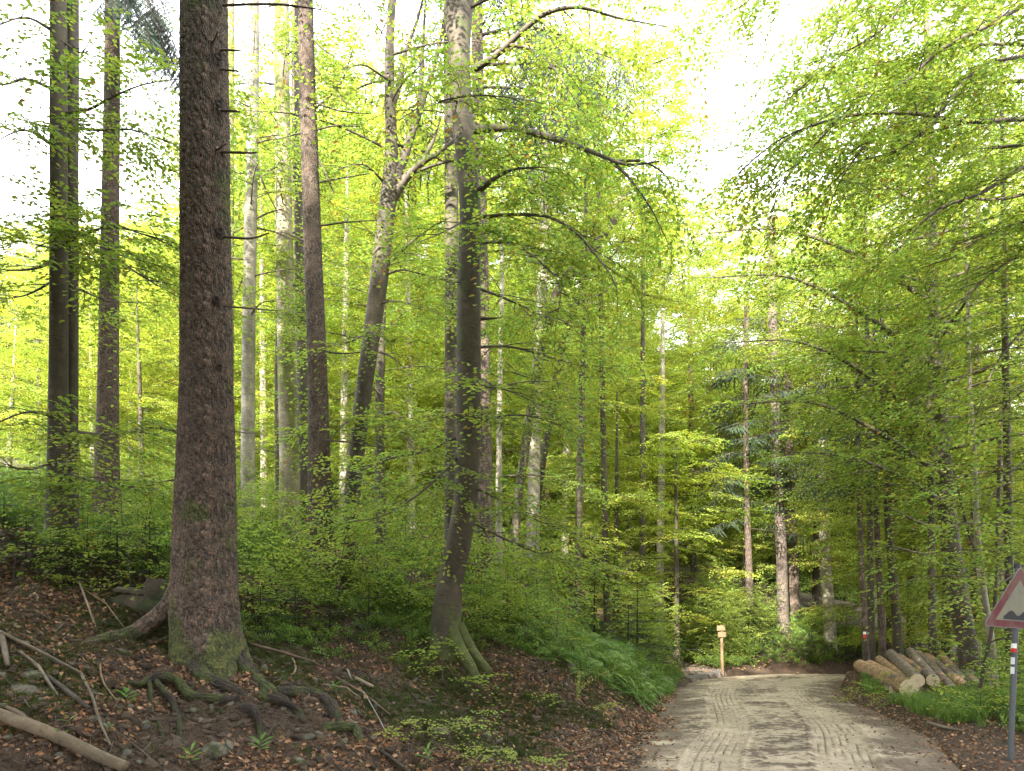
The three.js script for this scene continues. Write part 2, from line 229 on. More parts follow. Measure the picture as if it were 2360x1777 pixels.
// ---------------------------------------------------------------- leaves, sprays and needles to build crowns from
class Soup { // flat triangles with a colour each
  constructor() { this.p = []; this.c = []; }
  tri(a, b, c, k) { for (const q of [a, b, c]) { this.p.push(q.x, q.y, q.z); this.c.push(k[0], k[1], k[2]); } }
  leaf(base, dir, up, len, wid, fold, k, fine = true) { // a pointed oval folded along its midrib
    const side = dir.clone().cross(up).normalize(), n = side.clone().cross(dir).normalize(), tip = base.clone().addScaledVector(dir, len).addScaledVector(n, -len * 0.12);
    const at = (s, f) => base.clone().addScaledVector(dir, len * f).addScaledVector(side, s * wid * 0.5).addScaledVector(n, wid * fold);
    for (const s of [1, -1]) { const a = at(s * 0.8, 0.28), b = at(s * 0.9, 0.62); const kk = k.map((v) => v * (s > 0 ? 1.04 : 0.96)); if (fine) { this.tri(base, a, b, kk); this.tri(base, b, tip, kk); } else this.tri(base, at(s, 0.45), tip, kk); }
  }
  twig(a, b, r0, r1, k) { const d = b.clone().sub(a).normalize(), x = d.clone().cross(Math.abs(d.y) > 0.9 ? V(1, 0, 0) : UP).normalize(), y = d.clone().cross(x); const ring = (p, r) => [0, 1, 2].map((i) => p.clone().addScaledVector(x, Math.cos(i * 2.094) * r).addScaledVector(y, Math.sin(i * 2.094) * r)); const A = ring(a, r0), B = ring(b, r1); for (let i = 0; i < 3; i++) { const j = (i + 1) % 3; this.tri(A[i], A[j], B[j], k); this.tri(A[i], B[j], B[i], k); } }
  geo() { const g = new THREE.BufferGeometry(); g.setAttribute('position', new THREE.Float32BufferAttribute(this.p, 3)); g.setAttribute('color', new THREE.Float32BufferAttribute(this.c, 3)); return g; }
}
const TWIG = [0.045, 0.032, 0.022];
const beechGreen = (r) => { const q = r(), k = 0.82 + 0.36 * r(); return q < 0.012 ? [0.33 * k, 0.2 * k, 0.04 * k] : q < 0.1 ? [0.35 * k, 0.38 * k, 0.05 * k] : [lerp(0.23, 0.31, r()) * k, 0.37 * k, lerp(0.035, 0.06, r()) * k]; };
function leafRow(s, r, a, dir, len, leaf, up, fine, green = beechGreen) { // a twig with leaves to either side
  const side = dir.clone().cross(up).normalize(), n = Math.max(2, Math.round(len / (leaf * 0.62))); let p = a.clone();
  for (let i = 0; i < n; i++) { const q = p.clone().addScaledVector(dir, len / n).addScaledVector(side, (i % 2 ? 1 : -1) * leaf * 0.06).addScaledVector(up, -0.008 * i * len + (r() - 0.5) * 0.01); s.twig(p, q, 0.0022 * (1.6 - i / n), 0.0022 * (1.4 - i / n), TWIG);
    const sg = i % 2 ? 1 : -1, an = i === n - 1 ? 0.2 : 0.75 + 0.4 * r(), d = dir.clone().multiplyScalar(Math.cos(an)).addScaledVector(side, sg * Math.sin(an)).addScaledVector(up, (r() - 0.6) * 0.55).normalize(), nu = up.clone().addScaledVector(side, (r() - 0.5) * 0.9).addScaledVector(dir, (r() - 0.5) * 0.9).normalize();
    if (r() > 0.08) s.leaf(q, d, nu, leaf * (0.7 + 0.55 * r()), leaf * (0.58 + 0.16 * r()), 0.1 + 0.12 * r(), green(r), fine); p = q; }
}
function sprayGeo(seed, L, leaf, fine = true, levels = 1, green) { // flat fan of leafy twigs, the way beech holds its leaves; grows along +x
  const r = rng(seed), s = new Soup(), x = V(1, 0, 0), up = V(0, 1, 0);
  if (levels === 1) {
    leafRow(s, r, V(0, 0, 0), x, L, leaf, up, fine, green);
    const n = 3 + Math.floor(r() * 2); for (let i = 0; i < n; i++) { const f = 0.12 + 0.7 * i / n + 0.1 * r(), sg = i % 2 ? 1 : -1, an = 0.6 + 0.4 * r(); leafRow(s, r, V(f * L, -0.02 * f, 0), V(Math.cos(an), (r() - 0.6) * 0.25, sg * Math.sin(an)).normalize(), L * (0.62 - 0.4 * f) * (0.8 + 0.5 * r()), leaf, up, fine, green); }
  } else {
    let p = V(0, 0, 0); const n = 7; for (let i = 0; i < n; i++) { const f = i / n, q = V(L * (i + 1) / n, -0.09 * L * Math.pow((i + 1) / n, 2), (r() - 0.5) * 0.05 * L); s.twig(p, q, 0.011 * (1.1 - f), 0.011 * (1 - f), TWIG);
      for (const sg of [1, -1]) { const an = 0.6 + 0.45 * r(), l = L * (0.52 - 0.34 * f) * (0.7 + 0.6 * r()), d = V(Math.cos(an), (r() - 0.62) * 0.35, sg * Math.sin(an)).normalize(), e = q.clone().addScaledVector(d, l * 0.3); s.twig(q, e, 0.004, 0.003, TWIG);
        leafRow(s, r, e, d, l * 0.75, leaf, up, fine, green); for (let k = 0; k < 2; k++) { const a2 = (k ? 1 : -1) * (0.5 + 0.4 * r()), d2 = d.clone().applyAxisAngle(up, a2); d2.y += (r() - 0.6) * 0.2; leafRow(s, r, q.clone().addScaledVector(d, l * (0.25 + 0.35 * r())), d2.normalize(), l * 0.5, leaf, up, fine, green); } }
      p = q; }
    leafRow(s, r, p, V(1, -0.15, 0).normalize(), L * 0.2, leaf, up, fine, green);
  }
  return s.geo();
}
const SPRAY = [1, 2, 3, 4, 5].map((i) => sprayGeo(i * 71, 0.55 + 0.06 * i, 0.074));
const FAN = [1, 2, 3, 4].map((i) => sprayGeo(i * 97 + 5, 1.5, 0.085, false, 2));
const spruceGreen = (r) => { const k = 0.6 + 0.8 * r(); return [0.026 * k, 0.052 * k, 0.026 * k]; }, firGreen = (r) => { const k = 0.6 + 0.8 * r(); return [0.035 * k, 0.085 * k, 0.028 * k]; };
function needleGeo(seed, L, hang, green) { // a conifer branch: side twigs clothed in needles
  const r = rng(seed), s = new Soup(), up = V(0, 1, 0), row = (a, d, len) => { const side = d.clone().cross(Math.abs(d.y) > 0.85 ? V(0, 0, 1) : up).normalize(), n = Math.ceil(len / 0.016), nu = side.clone().cross(d); s.twig(a, a.clone().addScaledVector(d, len), 0.003, 0.0015, TWIG); for (let i = 0; i < n; i++) { const q = a.clone().addScaledVector(d, len * i / n); for (const sg of [1, -1]) { const e = d.clone().multiplyScalar(0.75).addScaledVector(side, sg * 0.7).addScaledVector(nu, (r() - 0.3) * 0.5).normalize(); const w = d.clone().multiplyScalar(0.0075); s.tri(q.clone().sub(w), q.clone().add(w), q.clone().addScaledVector(e, 0.026 + 0.01 * r()), green(r)); } } };
  const n = Math.round(L / 0.055); s.twig(V(0, 0, 0), V(L, -0.06 * L, 0), 0.007, 0.002, TWIG);
  for (let i = 0; i < n; i++) { const f = i / n, q = V(L * f, -0.06 * L * f, 0), sg = i % 2 ? 1 : -1, an = 0.75 + 0.3 * r(); row(q, V(Math.cos(an), -hang * (0.4 + r()), sg * Math.sin(an)).normalize(), (0.12 + 0.36 * (1 - f) * L) * (0.6 + 0.6 * r())); }
  row(V(L * 0.9, -0.055 * L, 0), V(1, -0.1, 0).normalize(), 0.12); return s.geo();
}
const SPRUCE = [1, 2, 3].map((i) => needleGeo(i * 37, 0.7, 0.9, spruceGreen)), FIR = [1, 2, 3].map((i) => needleGeo(i * 53, 0.55, 0.12, firGreen));

// ---------------------------------------------------------------- trees
const beechBark = (x, y, z) => { const k = 0.75 + 0.5 * fbm(x * 2.2, y * 0.7, z * 2.2 + 3, 3); return [0.07 * k, 0.056 * k, 0.039 * k]; };
const paleBark = (x, y, z) => { const k = 0.8 + 0.4 * fbm(x * 2.2, y * 0.7, z * 2.2 + 3, 3); return [0.25 * k, 0.225 * k, 0.18 * k]; };
const mossyBark = (x, y, z) => { const k = 0.8 + 0.4 * fbm(x * 2, y, z * 2, 3), m = sstep(0.45, 0.6, fbm(x * 5, y * 1.4, z * 5, 4)); return [lerp(0.21, 0.12, m) * k, lerp(0.18, 0.13, m) * k, lerp(0.125, 0.03, m) * k]; };
const spruceBark = (x, y, z) => { const k = 0.75 + 0.5 * fbm(x * 1.5, y * 0.5, z * 1.5 + 7, 3); return [0.118 * k, 0.089 * k, 0.066 * k]; };
const baseMoss = (tint, foot, reach) => (x, y, z) => { const c = tint(x, y, z), m = sstep(0.5, 0.62, fbm(x * 4, y * 3, z * 4 + 5, 5) + 0.34 * (1 - clamp((y - foot) / reach)) - 0.12); return [lerp(c[0], 0.075, m * 0.8), lerp(c[1], 0.1, m * 0.8), lerp(c[2], 0.02, m * 0.8)]; };
const lump = (seed, amt) => (th, s) => 1 + amt * (fbm(Math.cos(th) * 1.4 + seed, Math.sin(th) * 1.4, s * 0.9, 3) - 0.5) * 2;
// a tree being built: its group, the sprays of its crown
function tree(name, label, category, group) { const g = thing(name, label, category, group); return { g, lists: {} }; }
function addSpray(t, set, r, m, tint) { const k = Math.floor(r() * set.length), key = set.id + k; (t.lists[key] ??= { geo: set[k], mat: set.mat, list: [] }).list.push({ m, c: tint }); }
SPRAY.id = 'spray'; FAN.id = 'fan'; SPRUCE.id = 'spruce'; FIR.id = 'fir'; SPRAY.mat = FAN.mat = leafMat; SPRUCE.mat = FIR.mat = needleMat;
function finish(t, partName = 'crown') { for (const k of Object.keys(t.lists)) { const e = t.lists[k]; if (e.list.length) copies(partName, e.geo, e.mat, e.list, t.g); } return t; }
const tints = (r, spread = 0.26) => { const k = 1 + (r() - 0.5) * 2 * spread, w = (r() - 0.5) * 0.25; return col(k * (1 + w), k, k * (1 - w * 0.5)); };
const rndDir = (r) => V(r() - 0.5, r() - 0.5, r() - 0.5).normalize();
// one bough along points, its side shoots and their sprays
function bough(t, pts, r0, o, r) {
  const curve = new THREE.CatmullRomCurve3(pts, false, 'centripetal'), L = curve.getLength(), geos = [], bark = o.bark ?? barkBeech, c = o.color ?? [0.085, 0.068, 0.052];
  if (o.wood !== false) geos.push(tube(pts, pts.map((_, i) => lerp(r0, Math.max(0.004, r0 * 0.15), i / (pts.length - 1))), { radial: r0 > 0.05 ? 10 : 6, step: 0.18, tile: 0.25, color: c, cap: false, shape: lump(r() * 50, 0.12) }));
  const step = (o.step ?? 0.3), set = o.set ?? SPRAY, scale = o.scale ?? 1; let sg = 1;
  for (let s = L * (o.start ?? 0.2); s < L; s += step * (0.6 + 0.8 * r())) {
    const u = s / L, p = curve.getPointAt(u), d = curve.getTangentAt(u), side = d.clone().cross(UP); if (side.lengthSq() < 0.05) side.set(r() - 0.5, 0, r() - 0.5); side.normalize(); sg = -sg;
    const an = 0.65 + 0.5 * r(), ll = (o.spread ?? 0.9) * (1 - 0.7 * u) * (0.55 + 0.8 * r()), dir = d.clone().multiplyScalar(Math.cos(an)).addScaledVector(side, sg * Math.sin(an)); dir.y = dir.y * 0.5 + (o.lift ?? 0) + (r() - 0.6) * 0.3 - (o.droop ?? 0); dir.normalize();
    const end = p.clone().addScaledVector(dir, ll); end.y -= ll * ll * 0.08;
    if (o.wood !== false && ll > 0.3) geos.push(tube([p, p.clone().lerp(end, 0.5).add(V(0, 0.03 * ll, 0)), end], [0.009, 0.006, 0.003], { radial: 4, step: 0.3, tile: 0.25, color: c, cap: false }));
    for (let q = 0.25; q < ll + 0.05; q += step * 0.9) { const f = Math.min(1, q / ll), at = p.clone().lerp(end, f), turn = (r() < 0.5 ? 1 : -1) * (0.25 + 0.6 * r()) * (f > 0.9 ? 0.3 : 1), dd = dir.clone().applyAxisAngle(UP, turn); dd.y += (r() - 0.62) * 0.25 - (o.droop ?? 0); if (r() < (o.fill ?? 0.9)) addSpray(t, set, r, place(at, dd, scale * (0.8 + 0.45 * r()), (r() - 0.5) * 0.45), tints(r)); }
  }
  const tip = curve.getPointAt(1), td = curve.getTangentAt(1); addSpray(t, set, r, place(tip, td, scale, (r() - 0.5) * 0.5), tints(r));
  if (geos.length) part(t.g, 'branch', geos.length > 1 ? mergeGeometries(geos) : geos[0], bark);
}
// the leafy crown of a tree that grows round an axis
function crown(t, axis, h0, h1, n, reach, o, r) { // axis(h) -> point on the stem, reach(f) -> bough length
  for (let i = 0; i < n; i++) {
    const f = (i + r() * 0.8) / n, h = lerp(h0, h1, f), a = axis(h), az = o.az ? o.az(i, r) : i * 2.399 + r() * 0.9, L = reach(f) * (0.7 + 0.5 * r()), rise = (o.rise ?? 0.35) * (0.4 + f) + (r() - 0.5) * 0.2, out = V(Math.cos(az), 0, Math.sin(az));
    const pts = [0, 0.35, 0.7, 1].map((q) => a.clone().addScaledVector(out, L * q).add(V((r() - 0.5) * 0.25 * q * L * 0.3, L * (rise * q - (o.sag ?? 0.28) * q * q), (r() - 0.5) * 0.25 * q * L * 0.3)));
    bough(t, pts, o.r ?? clamp(L * 0.011, 0.012, 0.05), o, r);
  }
}
// sprays only, for trees too far off to show their boughs
function farCrown(t, axis, h0, h1, n, reach, o, r) {
  for (let i = 0; i < n; i++) {
    const f = (i + r()) / n, h = lerp(h0, h1, f), a = axis(h), az = i * 2.399 + r() * 0.8, L = reach(f) * (0.75 + 0.45 * r()), out = V(Math.cos(az), 0, Math.sin(az)), rise = (o.rise ?? 0.3) * f + 0.08;
    for (let q = 0.35 + 0.5 * r(); q < L; q += (o.step ?? 0.75) * (0.7 + 0.6 * r())) { const p = a.clone().addScaledVector(out, q).add(V((r() - 0.5) * 0.7, q * rise - 0.06 * q * q + (r() - 0.5) * 0.35, (r() - 0.5) * 0.7)), dd = out.clone().applyAxisAngle(UP, (r() - 0.5) * 1.7); dd.y += (r() - 0.6) * 0.3; addSpray(t, o.set ?? FAN, r, place(p, dd, (o.scale ?? 1) * (0.75 + 0.5 * r()), (r() - 0.5) * 0.6), o.tint ? o.tint(r) : tints(r)); }
  }
}
const stemOf = (list, d) => ({ pts: list.map(([x, y, , dd]) => P(x, y, d + (dd ?? 0))), radii: list.map(([, , w, dd]) => w / 2 / F * (d + (dd ?? 0))) });
// a stem read from the picture (pixels from the foot up), carried on above the frame to its full height
function stem(t, list, d, top, o, r, name = 'trunk') {
  const { pts, radii } = stemOf(list, d), a = pts[pts.length - 2], b = pts[pts.length - 1], dir = b.clone().sub(a).normalize(); dir.x *= 0.4; dir.z *= 0.4; dir.normalize();
  if (top > b.y + 1) { const l = top - b.y; for (const f of [0.4, 1]) { pts.push(b.clone().addScaledVector(dir, l * f)); radii.push(lerp(radii[list.length - 1], 0.03, f * f * 0.8 + 0.2 * f)); } }
  if (o.foot !== false) { const f = pts[0].clone(); f.y = Math.min(f.y - 0.35, ground(f.x, f.z) - 0.3); pts.unshift(f); radii.unshift(radii[0] * 1.15); }
  const m = part(t.g, name, tube(pts, radii, { radial: o.radial ?? 20, step: o.step ?? 0.12, tile: o.tile ?? (o.bark === barkSpruce ? 0.6 : 1), tint: o.tint ?? beechBark, shape: o.shape ?? lump(r() * 90, 0.05) }), o.bark ?? barkBeech, o.label);
  const curve = new THREE.CatmullRomCurve3(pts, false, 'centripetal'); return { m, pts, radii, axis: (h) => { let best = pts[0]; for (let i = 0; i <= 60; i++) { const p = curve.getPoint(i / 60); if (Math.abs(p.y - h) < Math.abs(best.y - h)) best = p; } return best.clone(); } };
}

// ---------------------------------------------------------------- the big spruce by the bank, with its roots
const px3 = (list, lift) => list.map(([x, y, l, dd]) => { const g = G(x, y); if (dd) { const d = -g.z + dd; return P(x, y, d).add(V(0, l ?? lift ?? 0, 0)); } g.y += l ?? lift ?? 0; return g; });
{
  const r = rng(3), t = tree('spruce_tree', 'massive dark spruce trunk with scaly bark and exposed mossy roots on the bank', 'tree'), d = -G(470, 1515).z, foot = G(470, 1515).y;
  
  const list = [[480, 1560, 205], [478, 1520, 178], [473, 1460, 158], [471, 1400, 152], [471, 1300, 143], [472, 1210, 137], [475, 1050, 126], [476, 890, 115], [474, 600, 110], [472, 300, 106], [470, 0, 102], [468, -300, 97]];
  const { pts, radii } = stemOf(list, d); pts.push(V(pts[11].x + 0.05, 17, -d), V(pts[11].x + 0.1, 26, -d)); radii.push(0.17, 0.03);
  pts.unshift(pts[0].clone().add(V(0, -0.4, 0))); radii.unshift(radii[0] * 1.1);
  const flare = (th, s, L, rr) => { const k = Math.exp(-Math.pow(s / 0.75, 2)); return 1 + k * 0.13 * (Math.cos(th * 5 + 1.2) + 0.6 * Math.cos(th * 3 + 0.4)) + 0.05 * (fbm(Math.cos(th) * 2, Math.sin(th) * 2, s * 1.3, 3) - 0.5) + (plateAt(th * 0.3, s) - 0.5) * 0.026 / rr * (1 - 0.6 * k); };
  const tint = baseMoss(spruceBark, foot - 0.1, 1.0);
  part(t.g, 'trunk', tube(pts, radii, { radial: 190, step: 0.021, tile: 0.6, tint, shape: flare }), barkSpruce);
  const root = (list, r0, r1, lift, name = 'root') => { const q = px3(list, lift); part(t.g, name, tube(q, q.map((_, i) => lerp(r0, r1, i / (q.length - 1))), { radial: 14, step: 0.035, tile: 0.6, tint: baseMoss((x, y, z) => { const k = 0.7 + 0.6 * fbm(x * 6, y * 6, z * 6, 3); return [0.05 * k, 0.037 * k, 0.027 * k]; }, foot - 0.6, 1.3), shape: (th, s) => 1 + 0.9 * (fbm(Math.cos(th) * 1.3 + r0 * 90, Math.sin(th) * 1.3, s * 6, 4) - 0.5) }), barkSpruce); };
  // the arching buttress to the left, standing clear of the ground
  { const at = (x, y, dd) => P(x, y, d + dd); const q = [at(440, 1310, 0), at(410, 1360, -0.02), at(384, 1402, -0.06), at(345, 1436, -0.1), at(300, 1462, -0.12), G(245, 1480, 0.03), G(200, 1486, 0.0), G(165, 1490, -0.05)]; part(t.g, 'root', tube(q, [0.1, 0.105, 0.1, 0.095, 0.088, 0.07, 0.05, 0.03], { radial: 22, step: 0.03, tile: 0.6, tint: baseMoss(spruceBark, foot - 0.1, 0.5), shape: (th, s) => 1 + 0.2 * (fbm(Math.cos(th) * 1.5, Math.sin(th) * 1.5, s * 5, 4) - 0.5) }), barkSpruce, 'arching root lifted off the ground beside the trunk'); }
  root([[520, 1500, 0.1], [565, 1548, 0.02], [615, 1592, 0.0], [660, 1625, -0.01], [705, 1660, -0.03]], 0.13, 0.035, 0);
  root([[420, 1500, 0.06], [450, 1545, 0.0], [500, 1575, 0.0], [555, 1600, -0.01], [590, 1625, -0.04]], 0.1, 0.04, 0);
  root([[279, 1570, 0.0], [320, 1590, 0.05], [352, 1580, 0.07], [393, 1580, 0.08], [420, 1592, 0.05], [441, 1612, 0.03], [488, 1616, 0.02], [545, 1618, 0.0]], 0.03, 0.06, 0);
  root([[362, 1590, 0.08], [398, 1632, 0.05], [412, 1678, 0.03], [418, 1716, -0.02]], 0.032, 0.022, 0);
  root([[345, 1590, 0.07], [350, 1640, 0.02], [372, 1690, 0.02], [380, 1730, -0.03]], 0.024, 0.012, 0);
  root([[640, 1600, 0.02], [690, 1606, 0.05], [735, 1615, 0.05], [770, 1640, 0.03], [775, 1665, -0.04]], 0.06, 0.055, 0);
  root([[745, 1680, 0.0], [780, 1690, 0.07], [815, 1696, 0.07], [835, 1712, -0.03]], 0.05, 0.05, 0);
  root([[600, 1610, 0.03], [650, 1630, 0.06], [690, 1644, 0.02], [715, 1660, -0.05]], 0.05, 0.02, 0);
  root([[560, 1640, 0.04], [585, 1655, 0.07], [600, 1690, 0.02], [596, 1715, -0.03]], 0.045, 0.025, 0);
  // snapped-off twigs and knots
  for (const [x0, y0, x1, y1, x2, y2, w] of [[520, 350, 560, 352, 592, 352, 3.2], [525, 705, 590, 712, 640, 716, 2.4], [522, 545, 580, 549, 620, 537, 3], [515, 335, 500, 345, 522, 330, 3], [521, 255, 540, 256, 552, 258, 3], [519, 115, 545, 116, 556, 117, 2.5], [523, 160, 545, 164, 552, 166, 2.4], [500, 80, 492, 96, 503, 72, 3], [525, 12, 640, 10, 740, 22, 3], [527, 990, 560, 997, 592, 999, 1.6]]) part(t.g, 'dead_twig', tube([P(x0 - 12, y0, d - 0.1), P(x1, y1, d - 0.22), P(x2, y2, d - 0.3)], [w, w * 0.8, w * 0.5].map((q) => q / F * d), { radial: 7, step: 0.06, color: [0.11, 0.085, 0.065], tile: 0.25 }), barkBeech);
  for (const [x, y, w] of [[452, 338, 9], [443, 384, 8], [436, 237, 6], [505, 238, 6], [506, 532, 6], [498, 690, 6], [430, 108, 6], [504, 130, 6], [480, 1032, 6], [484, 900, 6], [505, 845, 5], [425, 140, 5]]) { const off = (x - 473) / F * d, rr = 0.245, c = P(x, y, d - Math.sqrt(Math.max(0.01, rr * rr - off * off)) + 0.012), g = new THREE.TorusGeometry(w / F * d, w / F * d * 0.55, 7, 12); g.scale(1, 1.1, 0.8); g.rotateY(Math.asin(clamp(off / rr, -0.95, 0.95))); g.translate(c.x, c.y, c.z); const n = g.attributes.position.count; g.setAttribute('color', new THREE.Float32BufferAttribute(Array.from({ length: n * 3 }, (_, i) => [0.085, 0.06, 0.045][i % 3]), 3)); part(t.g, 'knot', g, barkSpruce); }
  // the crown starts above the frame
  crown(t, (h) => V(pts[8].x, h, -d), 15, 25, 26, (f) => 3.2 * (1 - 0.8 * f), { set: SPRUCE, scale: 1.5, rise: -0.05, sag: 0.18, spread: 1.1, step: 0.4, bark: barkSpruce, droop: 0.1 }, r);
  finish(t);
}
// ---------------------------------------------------------------- the crooked beech over the road bank
const beech9 = tree('beech_tree', 'crooked smooth beech trunk on the bank edge with mossy foot and arching boughs', 'tree');
{
  const r = rng(9), t = beech9, d = -G(1030, 1515).z;  const foot = G(1030, 1515).y;
  const list = [[1028, 1530, 92], [1026, 1470, 74], [1029, 1420, 68], [1040, 1330, 59], [1057, 1250, 58], [1071, 1170, 57], [1077, 1080, 56], [1080, 890, 57], [1081, 640, 54], [1084, 480, 50], [1068, 290, 48], [1060, 160, 47], [1062, 60, 50], [1080, -60, 40]];
  const a = stem(t, list, d, 19, { radial: 60, step: 0.05, tint: baseMoss(beechBark, foot, 0.75), shape: (th, s) => 1 + Math.exp(-s * s * 2.2) * 0.12 * Math.cos(th * 4 + 0.8) + 0.06 * (fbm(Math.cos(th) * 1.6, Math.sin(th) * 1.6, s * 1.4, 3) - 0.5) }, r);
  const at = (x, y, dd = 0) => P(x, y, d + dd), mossTint = baseMoss(beechBark, foot + 0.1, 1.4);
  for (const q of [[at(1035, 1440, -0.1), at(1058, 1495, -0.2), at(1085, 1540, -0.3), at(1102, 1580, -0.34), at(1098, 1625, -0.3)], [at(1055, 1440, 0), at(1085, 1500, -0.05), at(1120, 1545, -0.1), at(1160, 1590, -0.1), at(1195, 1640, -0.1)], [at(1015, 1450, -0.1), at(1000, 1505, -0.2), at(985, 1545, -0.25), at(975, 1590, -0.25)]]) part(t.g, 'root', tube(q, q.map((_, i) => [0.1, 0.1, 0.085, 0.06, 0.035][i]), { radial: 18, step: 0.04, tint: mossTint, shape: lump(q[1].x * 9, 0.16) }), barkBeech, 'mossy root gripping the bank');
  const limb = (l, w0, w1) => { const q = l.map(([x, y, dd]) => at(x, y, dd ?? 0)); part(t.g, 'limb', tube(q, q.map((_, i) => lerp(w0, w1, i / (q.length - 1)) / 2 / F * d), { radial: 12, step: 0.08, tint: beechBark, tile: 0.5, shape: lump(l[0][1], 0.1) }), barkBeech); return q; };
  const B = (l, w, o = {}) => bough(t, l.map(([x, y, dd]) => at(x, y, dd ?? 0)), w / 2 / F * d, { start: 0.12, step: 0.19, spread: 0.8, scale: 0.92, ...o }, r);
  limb([[1060, 150], [1042, 60], [1040, -60], [1020, -300, 0.4]], 36, 22);
  B([[1090, 160], [1140, 130, -0.2], [1195, 80, -0.4], [1255, 32, -0.5], [1330, 16, -0.5], [1420, 40, -0.3], [1540, 62, 0]], 17, { start: 0.35 });
  B([[1170, 103, -0.3], [1225, 112, -0.6], [1270, 150, -0.9], [1300, 190, -1.1], [1330, 240, -1.2]], 8);
  B([[1095, 300], [1164, 294, -0.2], [1244, 310, -0.5], [1324, 334, -0.8], [1404, 366, -1.1], [1450, 380, -1.3], [1520, 372, -1.5]], 18, { start: 0.3 });
  B([[1404, 366, -1.1], [1450, 410, -1.2], [1500, 480, -1.3], [1540, 560, -1.3]], 8, { spread: 0.4, fill: 0.5 }); B([[1420, 372, -1.1], [1480, 372, -1], [1540, 410, -0.8], [1560, 480, -0.7]], 7, { spread: 0.5, fill: 0.5 });
  B([[1098, 445], [1137, 413, -0.4], [1185, 390, -0.8], [1260, 385, -1.2]], 14); B([[1108, 500], [1196, 494, -0.3], [1270, 502, -0.7], [1324, 534, -1], [1377, 593, -1.3], [1420, 660, -1.5], [1422, 720, -1.6]], 9, { spread: 0.7 });
  B([[1100, 560], [1170, 560, -0.6], [1240, 600, -1.2], [1290, 660, -1.6], [1280, 760, -1.8]], 8); B([[1110, 735], [1135, 734, -0.1], [1160, 731, -0.2]], 9, { spread: 0.05, fill: 0.2 });
  B([[1075, 230], [1010, 235, -0.5], [1090, 220, -1.0], [1180, 225, -1.4], [1260, 240, -1.6]], 6, { spread: 0.6 }); B([[1070, 370], [1065, 365, -0.5], [1080, 372, -0.9]], 5, { spread: 0.4 });
  B([[1070, 500], [1050, 520, -0.5], [1010, 540, -0.9], [960, 560, -1.2]], 5, { spread: 0.5 }); B([[1085, 870], [1110, 890, -0.5], [1170, 900, -1], [1260, 940, -1.3]], 7); B([[1085, 980], [1150, 960, -0.5], [1230, 960, -0.9], [1330, 1000, -1.2]], 7);
  B([[1060, 960], [1020, 960, -0.5], [1060, 955, -0.9], [1120, 960, -1.1]], 6, { spread: 0.5 }); B([[1055, 1050], [1020, 1090, -0.4], [950, 1150, -0.9], [880, 1190, -1.2], [800, 1205, -1.4]], 8, { spread: 0.8 });
  B([[1050, 1010], [980, 1040, -0.5], [890, 1060, -1.0], [800, 1100, -1.3]], 7, { spread: 0.8 }); B([[1040, 1080, -0.3], [1030, 1130, -0.6], [1010, 1210, -0.7]], 4, { spread: 0.3 });
  B([[1085, 1120], [1150, 1150, -0.3], [1240, 1200, -0.6], [1320, 1230, -0.8]], 7, { spread: 0.9 }); B([[1050, 1290], [1090, 1300, -0.4], [1140, 1290, -0.6]], 4, { spread: 0.4 }); B([[1080, 1200], [1180, 1250, 0.4], [1280, 1290, 0.6], [1370, 1320, 0.8]], 7, { spread: 0.9 });
  B([[1060, 650], [1040, 655, -0.5], [1020, 690, -0.9]], 4, { spread: 0.3 }); B([[1090, 660], [1170, 690, 0.8], [1280, 740, 1.6], [1370, 760, 2.2]], 8, { spread: 1 }); B([[1100, 800], [1180, 800, 0.6], [1290, 830, 1.2], [1400, 860, 1.8]], 8, { spread: 1 });
  crown(t, (h) => a.axis(h), 9.5, 14, 4, (f) => 3.6 * (1 - 0.5 * f), { spread: 1.1, step: 0.36 }, r); finish(t);
}
